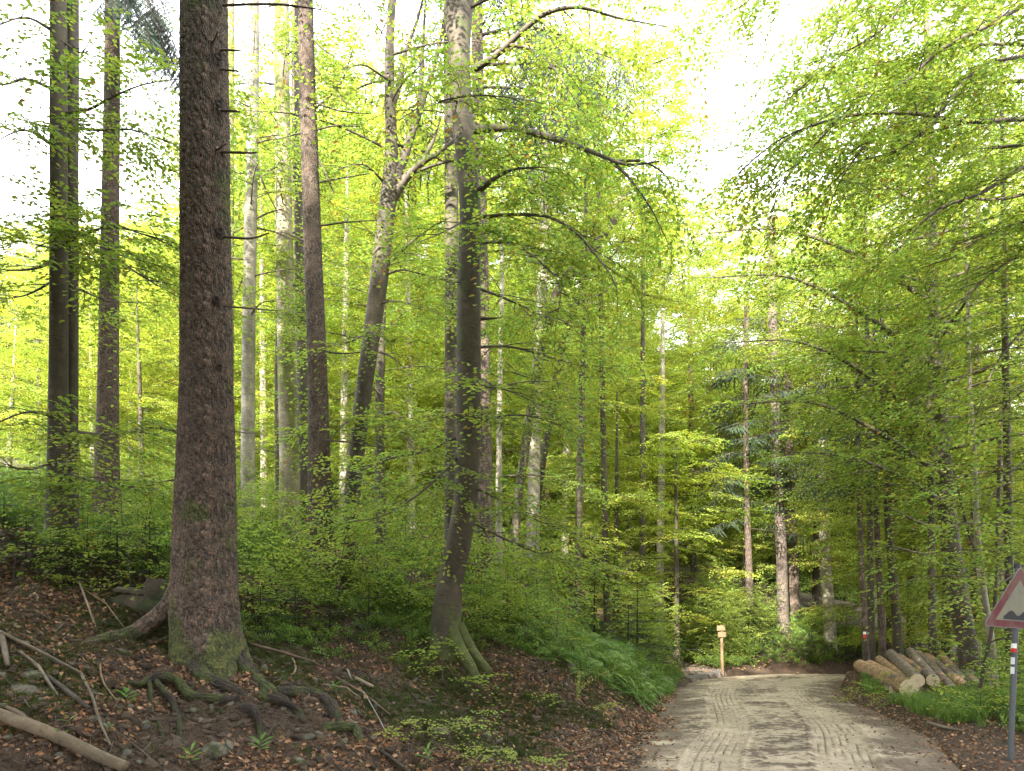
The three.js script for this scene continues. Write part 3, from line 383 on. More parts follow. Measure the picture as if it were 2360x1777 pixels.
// ---------------------------------------------------------------- the twin beech and the spruce at the left
{
  const r = rng(11), t = tree('beech_tree', 'pair of dark beech stems grown together near the left edge', 'tree'), d = -G(134, 1250).z, foot = G(134, 1250).y; 
  const a = stem(t, [[128, 1262, 62], [130, 1215, 48], [133, 1000, 42], [136, 700, 39], [135, 300, 37], [134, -40, 35]], d, 21, { radial: 40, step: 0.07, tint: baseMoss(beechBark, foot, 0.7) }, r);
  stem(t, [[160, 1250, 46, 0.22], [161, 1205, 38, 0.22], [162, 1000, 33, 0.22], [164, 500, 31, 0.22], [166, -40, 29, 0.22]], d, 20, { radial: 36, step: 0.07 }, r);
  const B = (l, w, o = {}) => bough(t, l.map(([x, y, dd]) => P(x, y, d + (dd ?? 0))), w / 2 / F * d, { start: 0.15, step: 0.19, spread: 0.8, scale: 0.92, ...o }, r);
  B([[150, 262], [205, 252, -0.4], [256, 225, -0.8], [330, 195, -1.2], [425, 180, -1.6]], 8); B([[150, 292], [230, 300, -0.5], [310, 300, -0.9], [390, 330, -1.3]], 8); B([[120, 205], [60, 182, -0.4], [0, 196, -0.8], [-80, 180, -1]], 8); B([[120, 70], [60, 40, -0.5], [-30, 70, -1]], 8);
  B([[120, 335], [60, 300, -0.5], [-20, 330, -1]], 8); B([[160, 566], [232, 562, -0.4], [305, 622, -0.9], [420, 690, -1.5]], 9, { spread: 0.9 }); B([[150, 560], [250, 522, -0.5], [330, 540, -1.0], [420, 565, -1.4]], 7); B([[120, 605], [60, 622, -0.5], [-30, 620, -1]], 9);
  B([[150, 992], [260, 1002, -0.6], [350, 985, -1.1], [440, 1002, -1.5]], 8, { spread: 0.9 }); B([[130, 962], [60, 950, -0.6], [-40, 990, -1.2]], 8); B([[150, 1092], [230, 1112, -0.6], [320, 1122, -1.1], [410, 1102, -1.5]], 7); B([[130, 1062], [60, 1082, -0.5], [-20, 1060, -0.9]], 7); B([[150, 100], [190, 120, -0.5], [220, 60, -1]], 5, { spread: 0.4 });
  B([[130, 560], [110, 570, -0.6], [60, 560, -1]], 5); B([[135, 290], [130, 300, -0.7], [150, 315, -1]], 5, { spread: 0.5 }); B([[135, 640, 0.5], [60, 680, 1], [-20, 690, 1.6]], 7); B([[170, 660, 0.5], [240, 690, 1], [330, 700, 1.6]], 7);
  crown(t, (h) => a.axis(h), 11.5, 17, 8, (f) => 3.6 * (1 - 0.5 * f), { spread: 1.1, step: 0.4, scale: 1.15 }, r); finish(t);
}
{
  const r = rng(12), t = tree('spruce_tree', 'straight reddish spruce trunk between the twin beech and the massive spruce', 'tree'), d = -G(246, 1205).z, foot = G(246, 1205).y; 
  const a = stem(t, [[247, 1215, 76], [246, 1170, 60], [247, 1050, 51], [249, 890, 45], [254, 500, 38], [258, 200, 34], [259, -40, 31]], d, 25, { radial: 60, step: 0.05, bark: barkSpruce, tint: (x, y, z) => { const c = spruceBark(x, y, z); return [c[0] * 1.15, c[1] * 1.12, c[2] * 1.08]; }, shape: (th, s, L, rr) => 1 + (plateAt(th * 0.2, s) - 0.5) * 0.012 / rr }, r);
  const B = (l, w) => bough(t, l.map(([x, y, dd]) => P(x, y, d + (dd ?? 0))), w / 2 / F * d, { set: SPRUCE, scale: 1.0, bark: barkSpruce, step: 0.13, spread: 0.7, droop: 0.5, start: 0.25 }, r);
  B([[268, -60], [310, -40, -0.3], [350, 30, -0.5], [375, 110, -0.6], [388, 150, -0.6]], 6); B([[268, -80], [330, -60, 0.3], [370, 0, 0.5], [390, 60, 0.6]], 6); B([[268, -40], [300, 0, -0.2], [330, 80, -0.3], [338, 140, -0.3]], 5);
  for (const [x0, y0, x1, y1] of [[262, 28, 275, 34], [262, 390, 282, 392]]) part(t.g, 'dead_twig', tube([P(x0, y0, d - 0.2), P(x1, y1, d - 0.3)], [0.012, 0.008], { radial: 6, color: [0.2, 0.16, 0.12] }), barkBeech);
  crown(t, (h) => a.axis(h), 15, 24, 18, (f) => 2.8 * (1 - 0.8 * f), { set: SPRUCE, scale: 1.5, rise: -0.05, sag: 0.2, spread: 1, step: 0.42, bark: barkSpruce }, r); finish(t);
}
// ---------------------------------------------------------------- slender stems behind the big spruce
function stemTree(name, label, foot, list, o = {}) {
  const r = rng(foot[0] * 7 + 3), t = tree(name, label, 'tree', o.group), d = o.d ?? -G(foot[0], foot[1]).z; 
  const a = stem(t, list, d, o.top ?? 21, { radial: o.radial ?? 32, step: 0.08, bark: o.bark ?? barkBeech, tint: o.tint ?? beechBark, ...(o.bark === barkSpruce ? { shape: (th, s, L, rr) => 1 + (plateAt(th * 0.2, s) - 0.5) * 0.01 / rr } : {}) }, r);
  for (const b of o.boughs ?? []) bough(t, b.l.map(([x, y, dd]) => P(x, y, d + (dd ?? 0))), b.w / 2 / F * d, { start: 0.15, step: 0.21, spread: 0.85, ...b }, r);
  for (const l of o.twigs ?? []) part(t.g, 'dead_twig', tube(l.map(([x, y, dd]) => P(x, y, d + (dd ?? 0))), l.map((_, i) => lerp(2.6, 1.2, i / (l.length - 1)) / F * d), { radial: 6, step: 0.12, color: [0.075, 0.058, 0.045], tile: 0.25 }), barkBeech);
  if (o.crown) crown(t, (h) => a.axis(h), o.crown[0], o.crown[1], o.crown[2], (f) => o.crown[3] * (1 - 0.45 * f), { step: 0.38, scale: 1.1, spread: 1.05, ...(o.crownOpt ?? {}) }, r);
  return finish(t);
}
const L9 = (l, w, o = {}) => ({ l, w, ...o });
stemTree('beech_tree', 'slim pale grey beech stem just beyond the massive spruce', [572, 1215], [[572, 1222, 36], [572, 1180, 32], [572, 890, 30], [576, 600, 28], [582, 300, 27], [585, -40, 25]], { tint: paleBark, crown: [9, 15, 9, 2.2], boughs: [L9([[585, 250], [560, 240, -0.4], [540, 230, -0.8], [510, 250, -1]], 5), L9([[590, 330], [640, 320, -0.5], [690, 340, -1]], 5), L9([[575, 730], [600, 700, -0.5], [650, 690, -1]], 5)], twigs: [[[586, 560], [560, 640], [535, 700]], [[580, 340], [610, 430], [640, 490]], [[588, 505], [620, 490], [650, 482]]] });
stemTree('beech_tree', 'thin greenish stem half hidden behind the massive spruce', [524, 1190], [[527, 1195, 24], [527, 900, 22], [528, 500, 22], [530, -40, 20]], { tint: mossyBark, crown: [12, 17, 7, 2] });
stemTree('beech_tree', 'sunlit mossy trunk standing third to the right of the massive spruce', [668, 1222], [[668, 1235, 58], [668, 1190, 50], [666, 1050, 44], [662, 890, 41], [656, 600, 39], [651, 300, 36], [649, -40, 32]], { tint: mossyBark, crown: [10, 16, 10, 2.4], boughs: [L9([[690, 800, -0.2], [720, 780, -0.7], [700, 760, -1.1]], 5), L9([[645, 1010], [690, 1000, -0.6], [720, 1010, -1]], 4, { set: FIR, spread: 0.4, start: 0.4 }), L9([[650, 130], [700, 110, -0.8], [760, 130, -1.4]], 6), L9([[650, 380], [600, 400, -0.7], [560, 420, -1.2]], 6)], twigs: [[[640, 195], [590, 190], [530, 195]], [[668, 385], [620, 400], [560, 420]]] });
stemTree('beech_tree', 'grey stem tucked behind the sunlit mossy trunk', [697, 1180], [[697, 1185, 30], [697, 890, 27], [691, 600, 25], [684, 250, 23], [682, -40, 22]], { d: 20, crown: [11, 17, 8, 2.2] });
stemTree('beech_tree', 'very thin stem in the gap beside the sunlit mossy trunk', [640, 1160], [[640, 1165, 12], [639, 1000, 11], [638, 880, 10], [640, 700, 8]], { d: 22, top: 11, crown: [6, 11, 14, 1.6] });
stemTree('spruce_tree', 'dark brown spruce trunk with thin dead side twigs left of the forked beech', [740, 1325], [[748, 1345, 74], [744, 1290, 64], [738, 1180, 56], [733, 890, 44], [722, 600, 41], [712, 300, 38], [706, 100, 35], [704, -40, 33]], { bark: barkSpruce, tint: spruceBark, top: 25, radial: 60, crown: [15, 24, 10, 2], crownOpt: { set: SPRUCE, scale: 1.5, rise: -0.05, sag: 0.2, bark: barkSpruce },
  twigs: [[[726, 250], [780, 200], [830, 60]], [[722, 150], [760, 200], [800, 240]], [[735, 420], [790, 410], [850, 400]], [[740, 520], [800, 512], [870, 508]], [[728, 300], [770, 290], [830, 292]], [[705, 200], [680, 160], [650, 130]], [[712, 300], [680, 310], [640, 320]], [[700, 20], [650, 10], [600, 20]], [[722, 90], [740, 110], [770, 130]], [[730, 360], [760, 420], [770, 450]], [[750, 1015, -0.2], [790, 1018, -0.4], [850, 1022, -0.5]], [[716, 560], [690, 550], [665, 540]], [[745, 810], [790, 815], [830, 812]], [[724, 235], [780, 255], [850, 262]]] });
stemTree('beech_tree', 'leaning grey beech that forks into several upright limbs', [808, 1300], [[810, 1310, 48], [808, 1260, 40], [809, 1190, 37], [818, 1080, 37], [840, 890, 38], [858, 760, 39], [874, 640, 41], [892, 480, 38], [900, 400, 33], [902, 330, 29], [898, 210, 24], [898, 100, 20], [906, -40, 17]], { top: 19, crown: [9.5, 13, 8, 2.8],
  boughs: [L9([[900, 470], [925, 425, -0.1], [961, 384, -0.2], [1020, 345, -0.3], [1060, 310, -0.3]], 26, { start: 0.5, spread: 0.5 }), L9([[915, 410], [938, 345, 0.05], [966, 256, 0.1], [1003, 144, 0.15], [1025, 40, 0.2], [1040, -80, 0.3]], 23, { start: 0.6 }), L9([[902, 250], [922, 190, 0.1], [931, 133, 0.15], [966, 32, 0.2], [985, -60, 0.2]], 18, { start: 0.6 }), L9([[968, 250, 0.1], [972, 150, 0.3], [978, 50, 0.35], [984, -60, 0.4]], 15, { start: 0.6 }), L9([[975, 370, -0.2], [1000, 320, -0.1], [1020, 260, -0.1]], 12, { spread: 0.4 }),
    L9([[903, 600], [935, 570, -0.2], [985, 530, -0.5], [1040, 500, -0.8]], 10), L9([[905, 190], [880, 175, -0.3], [840, 150, -0.6], [790, 160, -1]], 8), L9([[895, 630], [930, 622, -0.4], [1000, 640, -0.8], [1040, 650, -1]], 6), L9([[885, 420], [840, 380, -0.5], [780, 390, -1]], 6), L9([[870, 700], [900, 695, -0.2], [925, 697, -0.3]], 7, { spread: 0.05, fill: 0.2 }), L9([[860, 810], [900, 820, -0.3], [935, 850, -0.5]], 6, { spread: 0.5 }),
    L9([[860, 760], [800, 790, -0.8], [750, 800, -1.3]], 6), L9([[830, 950], [780, 990, -0.8], [740, 1040, -1.3]], 6), L9([[840, 950], [900, 980, -0.6], [960, 1040, -1]], 6), L9([[815, 1100], [870, 1130, -0.8], [920, 1190, -1.2]], 6), L9([[812, 1120], [770, 1160, -0.8], [730, 1200, -1.3]], 6)] });
stemTree('beech_tree', 'dark stem close behind the crooked beech on its left side', [1040, 1260], [[1042, 1270, 38], [1042, 1100, 34], [1041, 890, 32], [1042, 640, 32], [1040, 400, 31], [1038, 200, 30], [1036, -40, 28]], { d: 14.2, top: 20, crown: [10, 14, 4, 2.2] });
stemTree('spruce_tree', 'dark spruce trunk peeping out right behind the crooked beech', [1117, 1190], [[1117, 1260, 40], [1117, 1100, 36], [1114, 890, 33], [1110, 600, 30], [1104, 300, 28], [1098, -40, 25]], { d: 16.5, top: 24, bark: barkSpruce, tint: spruceBark, crown: [11, 23, 14, 2.2], crownOpt: { set: SPRUCE, scale: 1.4, rise: -0.05, sag: 0.25, bark: barkSpruce }, boughs: [L9([[1110, 80], [1220, 60, -0.4], [1330, 110, -0.8], [1420, 160, -1]], 8, { set: SPRUCE, droop: 0.5, scale: 1 }), L9([[1110, 150], [1240, 150, 0.3], [1340, 190, 0.4], [1400, 250, 0.4]], 8, { set: SPRUCE, droop: 0.5 }), L9([[1110, 260], [1220, 250, 0.2], [1300, 300, 0.4]], 7, { set: SPRUCE, droop: 0.5 }), L9([[1110, 120], [1260, 110, 0.5], [1400, 130, 0.9], [1480, 190, 1.1]], 8, { set: SPRUCE, droop: 0.6, spread: 0.9 }), L9([[1110, 200], [1240, 210, -0.6], [1330, 260, -1]], 7, { set: SPRUCE, droop: 0.6 })] });
stemTree('beech_tree', 'thin dark stem with a side limb standing right of the forked beech', [875, 1070], [[876, 1120, 24], [875, 1000, 22], [876, 890, 21], [880, 760, 17], [884, 640, 12]], { d: 17, top: 11, crown: [5.5, 10.5, 16, 2.2], boughs: [L9([[880, 960], [910, 950, -0.2], [960, 1010, -0.3]], 9, { spread: 0.5 })] });
stemTree('beech_tree', 'pale sunlit trunk behind the leaves right of the crooked beech', [1232, 1160], [[1228, 1240, 32], [1231, 1100, 28], [1236, 890, 25], [1248, 700, 23], [1255, 500, 20], [1260, 300, 16]], { d: 22, tint: paleBark, top: 19, crown: [8, 16, 14, 2.8] });
stemTree('beech_tree', 'thin whitish stem among leaves close right of the crooked beech', [1150, 1300], [[1150, 1310, 16], [1150, 1100, 14], [1152, 890, 12], [1156, 700, 10]], { d: 19, tint: paleBark, top: 13, crown: [5, 12, 16, 2.2] });
stemTree('beech_tree', 'slender beech bending away to the right above the road bank', [1290, 1080], [[1190, 1200, 20], [1215, 1000, 20], [1250, 800, 19], [1290, 660, 19], [1360, 580, 18], [1420, 500, 16], [1445, 430, 13]], { d: 20.5, top: 0, crown: [9, 13, 7, 2.4] , boughs: [L9([[1300, 640], [1400, 600, -0.5], [1480, 480, -1]], 10), L9([[1270, 720], [1380, 680, -0.5], [1480, 600, -1]], 9), L9([[1310, 660], [1360, 640, -0.3], [1400, 630, -0.5]], 9)] });
stemTree('beech_tree', 'second bending beech stem beside the slender leaning one', [1330, 900], [[1240, 1150, 18], [1270, 950, 17], [1300, 780, 16], [1350, 640, 15], [1375, 500, 12]], { d: 23, top: 0, crown: [9, 13, 6, 2.2] });
// right of the road
stemTree('spruce_tree', 'tall pinkish grey spruce trunk standing beyond the road bend', [1803, 1467], [[1808, 1475, 32], [1805, 1420, 26], [1800, 1250, 24], [1794, 1124, 22], [1787, 950, 20], [1780, 700, 20], [1776, 500, 16]], { d: 29.5, bark: barkSpruce, tint: (x, y, z) => { const c = spruceBark(x, y, z); return [c[0] * 1.1, c[1] * 1.2, c[2] * 1.3]; }, top: 14.5, crown: [7, 14, 24, 2.4], crownOpt: { set: SPRUCE, scale: 1.5, rise: -0.05, sag: 0.2, bark: barkSpruce } });
stemTree('spruce_tree', 'darker trunk directly behind the pinkish grey spruce', [1830, 1470], [[1830, 1475, 30], [1826, 1300, 26], [1820, 1124, 24], [1812, 800, 18]], { d: 31.5, bark: barkSpruce, tint: spruceBark, top: 14, crown: [7, 13.5, 16, 2.2], crownOpt: { set: SPRUCE, scale: 1.5, rise: -0.05, sag: 0.2, bark: barkSpruce } });
stemTree('beech_tree', 'grey trunk between the pinkish spruce and the log pile', [1910, 1480], [[1914, 1490, 30], [1910, 1400, 26], [1902, 1290, 24], [1896, 1100, 22], [1890, 800, 18]], { d: 29.6, tint: paleBark, top: 15, crown: [6, 14.5, 26, 3.2] });
stemTree('spruce_tree', 'thin spruce pole left of the pinkish grey trunk', [1728, 1475], [[1730, 1480, 18], [1726, 1300, 15], [1722, 1180, 13], [1718, 900, 10]], { d: 29, bark: barkSpruce, tint: spruceBark, top: 14, crown: [5, 13, 22, 1.7], crownOpt: { set: SPRUCE, scale: 1.3, rise: -0.05, sag: 0.2, bark: barkSpruce } });
const marked = stemTree('spruce_tree', 'thin spruce at the log pile with a red and white trail blaze', [1990, 1545], [[2000, 1560, 17], [1996, 1500, 15], [1991, 1400, 13], [1984, 1250, 12], [1978, 1050, 9]], { d: 18.6, bark: barkSpruce, tint: spruceBark, top: 9.5, crown: [5, 9.3, 20, 1.3], crownOpt: { set: SPRUCE, scale: 1.1, rise: 0, sag: 0.2, bark: barkSpruce } });
{ const d = 18.6 - 0.075; for (const [y0, y1, m, l] of [[1456, 1462, plain(0.75, 0.75, 0.72), 'white bar of the trail blaze'], [1462, 1471, plain(0.5, 0.04, 0.03), 'red bar of the trail blaze']]) { const a = P(1992.5, y1, 18.6), b = P(1992.5, y0, 18.6); const g = new THREE.CylinderGeometry(0.0755, 0.0765, b.y - a.y, 14, 1, true, -0.9, 1.8); g.translate(a.x, (a.y + b.y) / 2, a.z); part(marked.g, 'painted_blaze', g, m, l); } }
stemTree('spruce_tree', 'thin reddish pole directly behind the middle of the log pile', [2030, 1500], [[2034, 1520, 17], [2030, 1400, 14], [2024, 1290, 13], [2018, 1100, 10]], { d: 19.6, bark: barkSpruce, tint: spruceBark, top: 10, crown: [5, 9.5, 18, 1.4], crownOpt: { set: SPRUCE, scale: 1.1, rise: 0, sag: 0.2, bark: barkSpruce } });
stemTree('beech_tree', 'smooth grey stem rising behind the log pile', [2068, 1510], [[2070, 1525, 26], [2066, 1430, 20], [2058, 1330, 18], [2049, 1240, 16], [2040, 1080, 13]], { d: 19.8, top: 12, crown: [4.6, 11.5, 30, 2.8] });
stemTree('beech_tree', 'stout leaning beech trunk to the right of the log pile', [2238, 1577], [[2242, 1590, 52], [2236, 1540, 44], [2226, 1470, 42], [2212, 1390, 44], [2196, 1290, 42], [2186, 1210, 40], [2176, 1100, 36], [2166, 900, 30], [2150, 650, 24]], { d: 15.8, top: 16, radial: 40, crown: [4.4, 12, 30, 4.0], crownOpt: { step: 0.34, rise: 0.25, sag: 0.2 }, boughs: [L9([[2180, 1225], [2120, 1205, -0.3], [2060, 1175, -0.6], [2035, 1165, -0.8]], 11, { spread: 0.6, start: 0.5 }), L9([[2180, 1278], [2130, 1277, -0.4], [2080, 1265, -0.8], [2040, 1255, -1.1]], 8, { spread: 0.6, start: 0.5 }), L9([[2180, 1160], [2060, 1090, -1], [1940, 1050, -2], [1800, 1040, -2.6]], 12), L9([[2180, 1100], [2030, 1000, -0.8], [1880, 930, -1.6], [1700, 930, -2.2]], 13, { spread: 1.1 }), L9([[2170, 1000], [2020, 880, -0.5], [1850, 790, -1], [1660, 790, -1.4]], 13, { spread: 1.1 }), L9([[2160, 850], [2000, 730, -0.4], [1820, 640, -0.8], [1620, 640, -1.2]], 13, { spread: 1.2 }), L9([[2150, 700], [1980, 590, 0], [1800, 530, 0], [1600, 540, 0]], 13, { spread: 1.2 })] });
stemTree('beech_tree', 'slim double sapling stem curving up beside the stout leaning beech', [2290, 1545], [[2290, 1560, 20], [2284, 1480, 17], [2270, 1390, 16], [2258, 1300, 16], [2250, 1200, 12], [2246, 1050, 10], [2236, 900, 8]], { d: 13.5, top: 9, tint: paleBark, crown: [5, 8.6, 14, 1.8], boughs: [L9([[2258, 1300], [2236, 1240, -0.2], [2220, 1180, -0.4], [2206, 1120, -0.5], [2190, 1050, -0.6]], 11, { start: 0.5, spread: 0.7 }), L9([[2262, 1330], [2240, 1280, 0.2], [2226, 1230, 0.3]], 7, { spread: 0.4 })] });
stemTree('beech_tree', 'small dark leaning sapling between the log pile and the road sign', [2252, 1620], [[2252, 1628, 11], [2262, 1570, 10], [2276, 1500, 9], [2290, 1420, 8], [2296, 1330, 6]], { d: 12.2, top: 4.5, crown: [1.9, 4.3, 14, 1.4] , boughs: [L9([[2272, 1530], [2240, 1510, -0.3], [2200, 1490, -0.6]], 4, { spread: 0.4 }), L9([[2284, 1480], [2310, 1470, -0.3], [2350, 1480, -0.6]], 4, { spread: 0.4 })] });
// the beech whose boughs hang in from the right
{
  const r = rng(77), t = tree('beech_tree', 'beech at the right edge whose leafy boughs overhang the road', 'tree'), d = 11;
  const a = stem(t, [[2470, 1700, 70], [2465, 1500, 62], [2455, 1000, 56], [2450, 500, 52], [2445, 0, 46]], d, 19, { radial: 32 }, r);
  const B = (l, w, o = {}) => bough(t, l.map(([x, y, dd]) => P(x, y, d + (dd ?? 0))), w / 2 / F * d, { start: 0.1, step: 0.185, spread: 1.1, scale: 0.88, ...o }, r);
  B([[2450, 262], [2330, 276, -0.5], [2210, 279, -1], [2110, 262, -1.3], [1950, 268, -1.4], [1800, 320, -1.4], [1700, 400, -1.3]], 13); B([[2450, -40], [2345, 20, -0.5], [2270, 62, -1], [2160, 120, -1.2], [2085, 190, -1.2], [1990, 220, -1.1], [1850, 300, -1]], 14);
  B([[2300, -160, -0.5], [2100, -20, -0.5], [2040, 62, -0.6], [1950, 118, -0.7], [1850, 150, -0.7]], 9); B([[2450, 350], [2350, 390, -0.6], [2260, 445, -1], [2150, 490, -1.3], [2060, 590, -1.5]], 13); B([[2200, -160], [1960, -20, -0.3], [1925, 70, -0.4], [1860, 190, -0.4], [1790, 230, -0.4]], 8);
  B([[2450, 420], [2300, 460, 0.6], [2150, 440, 1.2], [1990, 440, 1.6], [1850, 500, 1.8]], 10); B([[2450, 560], [2330, 600, -0.3], [2230, 680, -0.6], [2150, 780, -0.8]], 9); B([[2450, 180], [2300, 190, 0.8], [2150, 200, 1.4], [1980, 200, 1.8], [1830, 260, 2]], 10);
  B([[2450, 100], [2350, 130, -1], [2250, 160, -1.5], [2100, 330, -1.8], [1950, 380, -1.8]], 9); B([[2450, 700], [2360, 760, -0.5], [2290, 850, -0.9], [2250, 960, -1.1]], 9); B([[2450, 320], [2280, 340, 1.2], [2080, 330, 2], [1900, 330, 2.4]], 10); B([[2450, 500], [2330, 520, -0.8], [2240, 560, -1.2], [2190, 600, -1.4]], 8);
  B([[1990, 220, -1.1], [1900, 310, -1.2], [1800, 430, -1.3], [1770, 520, -1.3]], 6, { spread: 0.7 }); B([[2100, 262, -1.3], [2000, 330, -1.5], [1930, 430, -1.6], [1900, 520, -1.6]], 6, { spread: 0.7 }); B([[2450, 1010], [2380, 1050, -0.8], [2300, 1120, -1.2], [2270, 1180, -1.4]], 7, { spread: 0.7 }); B([[2450, 1240], [2400, 1270, -1], [2330, 1330, -1.6], [2260, 1370, -1.9]], 6, { spread: 0.6 }); B([[2450, 860], [2360, 900, -1], [2280, 960, -1.5]], 7, { spread: 0.8 });
  B([[2450, 20], [2330, -30, 0.8], [2180, 0, 1.4], [2050, 40, 1.8], [1900, 90, 2]], 10); B([[2000, -140, 0.5], [1800, -60, 0.5], [1700, 20, 0.4], [1620, 60, 0.3]], 7, { spread: 0.6 }); B([[1900, -140, 0.5], [1760, -90, 0.5], [1650, -20, 0.4], [1540, 20, 0.3]], 7, { spread: 0.6 });
  crown(t, (h) => a.axis(h), 9, 15, 7, (f) => 3.4 * (1 - 0.5 * f), { spread: 1.4, step: 0.4, scale: 1.2 }, r); finish(t);
}
// ---------------------------------------------------------------- the sunlit wood beyond: every tree on its own
{
  const r = rng(501), spots = [], far = (px, d, top, reach, kind = 'b', h0 = 0.12) => spots.push({ px, d, top, reach, kind, h0 });
  // [pixel across, metres away, pixel row of its top]
  for (const [px, d, top, reach, kind] of [[20, 26, 700, 2.6], [-60, 22, 640, 2.6], [95, 34, 560, 3.2], [215, 30, 640, 3], [330, 27, 640, 2.8], [400, 36, 520, 3.6], [300, 42, 540, 4], [190, 48, 520, 4], [510, 33, 420, 3.4], [610, 28, 300, 3.2], [560, 45, 260, 4.4], [700, 37, 180, 4], [790, 27, 240, 3.2], [860, 38, 120, 4], [760, 48, 330, 4.6], [950, 29, 260, 3.2], [1010, 42, 240, 4.4], [1110, 33, 330, 3.6], [1300, 36, 420, 4], [1260, 47, 400, 4.6], [1450, 42, 470, 4.4], [1520, 32, 520, 3.6], [1600, 38, 470, 4.2], [1720, 34, 520, 4], [1800, 44, 430, 4.6], [1880, 33, 500, 4], [2050, 28, 620, 3.0], [2010, 38, 420, 4.4], [2100, 29, 420, 3.8], [2180, 23, 560, 3.2], [2250, 34, 380, 4.4], [2330, 25, 420, 3.6], [2410, 30, 360, 4], [2310, 19, 760, 2.4], [2150, 18, 120, 2.6, 'h'], [2010, 21, 230, 2.6, 'h'], [2330, 15, -60, 2.8, 'h'], [2240, 21, 60, 3, 'h'], [2450, 20, 500, 3], [1400, 23, 60, 2.6, 'h'], [1480, 27, 150, 2.4, 'h'], [1330, 21, -60, 2.6, 'h'], [1240, 26, 60, 2.6, 'h'], [1560, 24, 980, 2.0], [1420, 24, 880, 2.2], [1330, 24, 820, 2.2]]) far(px, d, top, reach, kind);
  const MARKS = [[0, 'the left edge'], [134, 'the twin beech'], [250, 'the reddish spruce'], [472, 'the massive spruce'], [580, 'the slim pale stem'], [662, 'the sunlit mossy trunk'], [730, 'the brown spruce'], [860, 'the forked beech'], [1080, 'the crooked beech'], [1240, 'the pale sunlit trunk'], [1400, 'the bending beech'], [1664, 'the trail post'], [1800, 'the pinkish spruce'], [1905, 'the grey trunk'], [2060, 'the log pile'], [2190, 'the stout beech'], [2345, 'the road sign']], gap = (px) => { let k = 0; while (k < MARKS.length && MARKS[k][0] <= px) k++; return k; }, ORDER = ['nearest', 'second', 'third', 'fourth', 'fifth', 'sixth', 'seventh', 'eighth'];
  const labelOf = (s) => { const k = gap(s.px), same = spots.filter((q) => gap(q.px) === k).sort((a, b) => a.d - b.d), where = k === 0 ? 'left of the left edge' : k === MARKS.length ? 'right of the road sign' : `between ${MARKS[k - 1][1]} and ${MARKS[k][1]}`; return `sunlit beech behind ${where}${same.length > 1 ? ', ' + ORDER[same.indexOf(s)] + ' there' : ''}`; };
  spots.forEach((s, i) => {
    const t = tree('beech_tree', labelOf(s), 'tree', 'sunlit beeches of the wood behind'), x = (s.px - W / 2) / F * s.d, foot = onLand(x, -s.d, -0.2), top = EYE + (HORIZON - s.top) / F * s.d, hh = top - foot.y;
    const lean = (r() - 0.5) * 0.8, axis = (h) => V(x + lean * (h - foot.y) / hh, h, -s.d), rr = (0.05 + 0.008 * hh) * (s.kind === 'h' ? 0.45 : 0.8);
    part(t.g, 'trunk', tube([foot, axis(foot.y + hh * 0.35), axis(foot.y + hh * 0.7), axis(top - 0.3)], [rr * 1.2, rr, rr * 0.6, 0.02], { radial: 10, step: 0.5, tint: s.kind !== 'h' && i % 3 === 0 ? paleBark : beechBark, shape: lump(i, 0.08) }), barkBeech);
    farCrown(t, axis, foot.y + hh * (s.kind === 'h' ? 0.55 : 0.1), top, Math.round(hh * (s.kind === 'h' ? (s.px > 1900 ? 1.1 : 1.8) : s.px > 1150 && s.px < 2080 ? 2.9 : s.d > 35 ? 4.6 : 4.2)), (f) => s.reach * (0.55 + 1.3 * f * (1 - f) * 1.6 - 0.25 * f), { step: 0.7, rise: 0.35, scale: s.d > 35 ? 1.25 : 1.0, tint: (q) => { const c = tints(q, 0.15); return col(c.r * 1.28, c.g * 1.14, c.b * 0.95); } }, r); finish(t);
  });
}
// the far wooded slope reads as one mass
{
  const r = rng(808), list = [[], [], [], []], dark = [[], [], []];
  for (let i = 0; i < 900; i++) {
    const px = -150 + r() * 2700, d = 52 + r() * 45, x = (px - W / 2) / F * d, f = ground(x, -d); const conifer = px < 160 ? r() < 0.75 : r() < 0.08, topPx = px < 150 ? lerp(430, 560, clamp(px / 150)) : px < 480 ? 545 : px < 1500 ? 480 : 520; const top = Math.min(EYE + (HORIZON - topPx) / F * d, f + 15 + 6 * r()); if (top < f + 4) continue;
    const n = conifer ? 26 : 22; for (let k = 0; k < n; k++) { const q = r(), h = lerp(f + 0.3, top, conifer ? q : q), R = (conifer ? 2.4 * (1 - q) + 0.3 : 2.6) * Math.sqrt(r()), az = r() * 6.28, p = V(x + Math.cos(az) * R, h, -d + Math.sin(az) * R), dir = V(Math.cos(az), conifer ? -0.3 : (r() - 0.5) * 0.4, Math.sin(az)); (conifer ? dark[k % 3] : list[k % 4]).push({ m: place(p, dir, conifer ? 2.8 + r() : 1.7 + 0.8 * r(), (r() - 0.5)), c: tints(r, 0.25) }); }
  }
  const g = new THREE.Group(); g.name = 'far_forest'; g.userData = { kind: 'stuff', label: 'distant hazy forest covering the slope behind the trees', category: 'forest' }; scene.add(g);
  list.forEach((l, i) => copies('foliage', FAN[i], leafMat, l, g)); dark.forEach((l, i) => copies('needles', SPRUCE[i], needleMat, l, g));
}
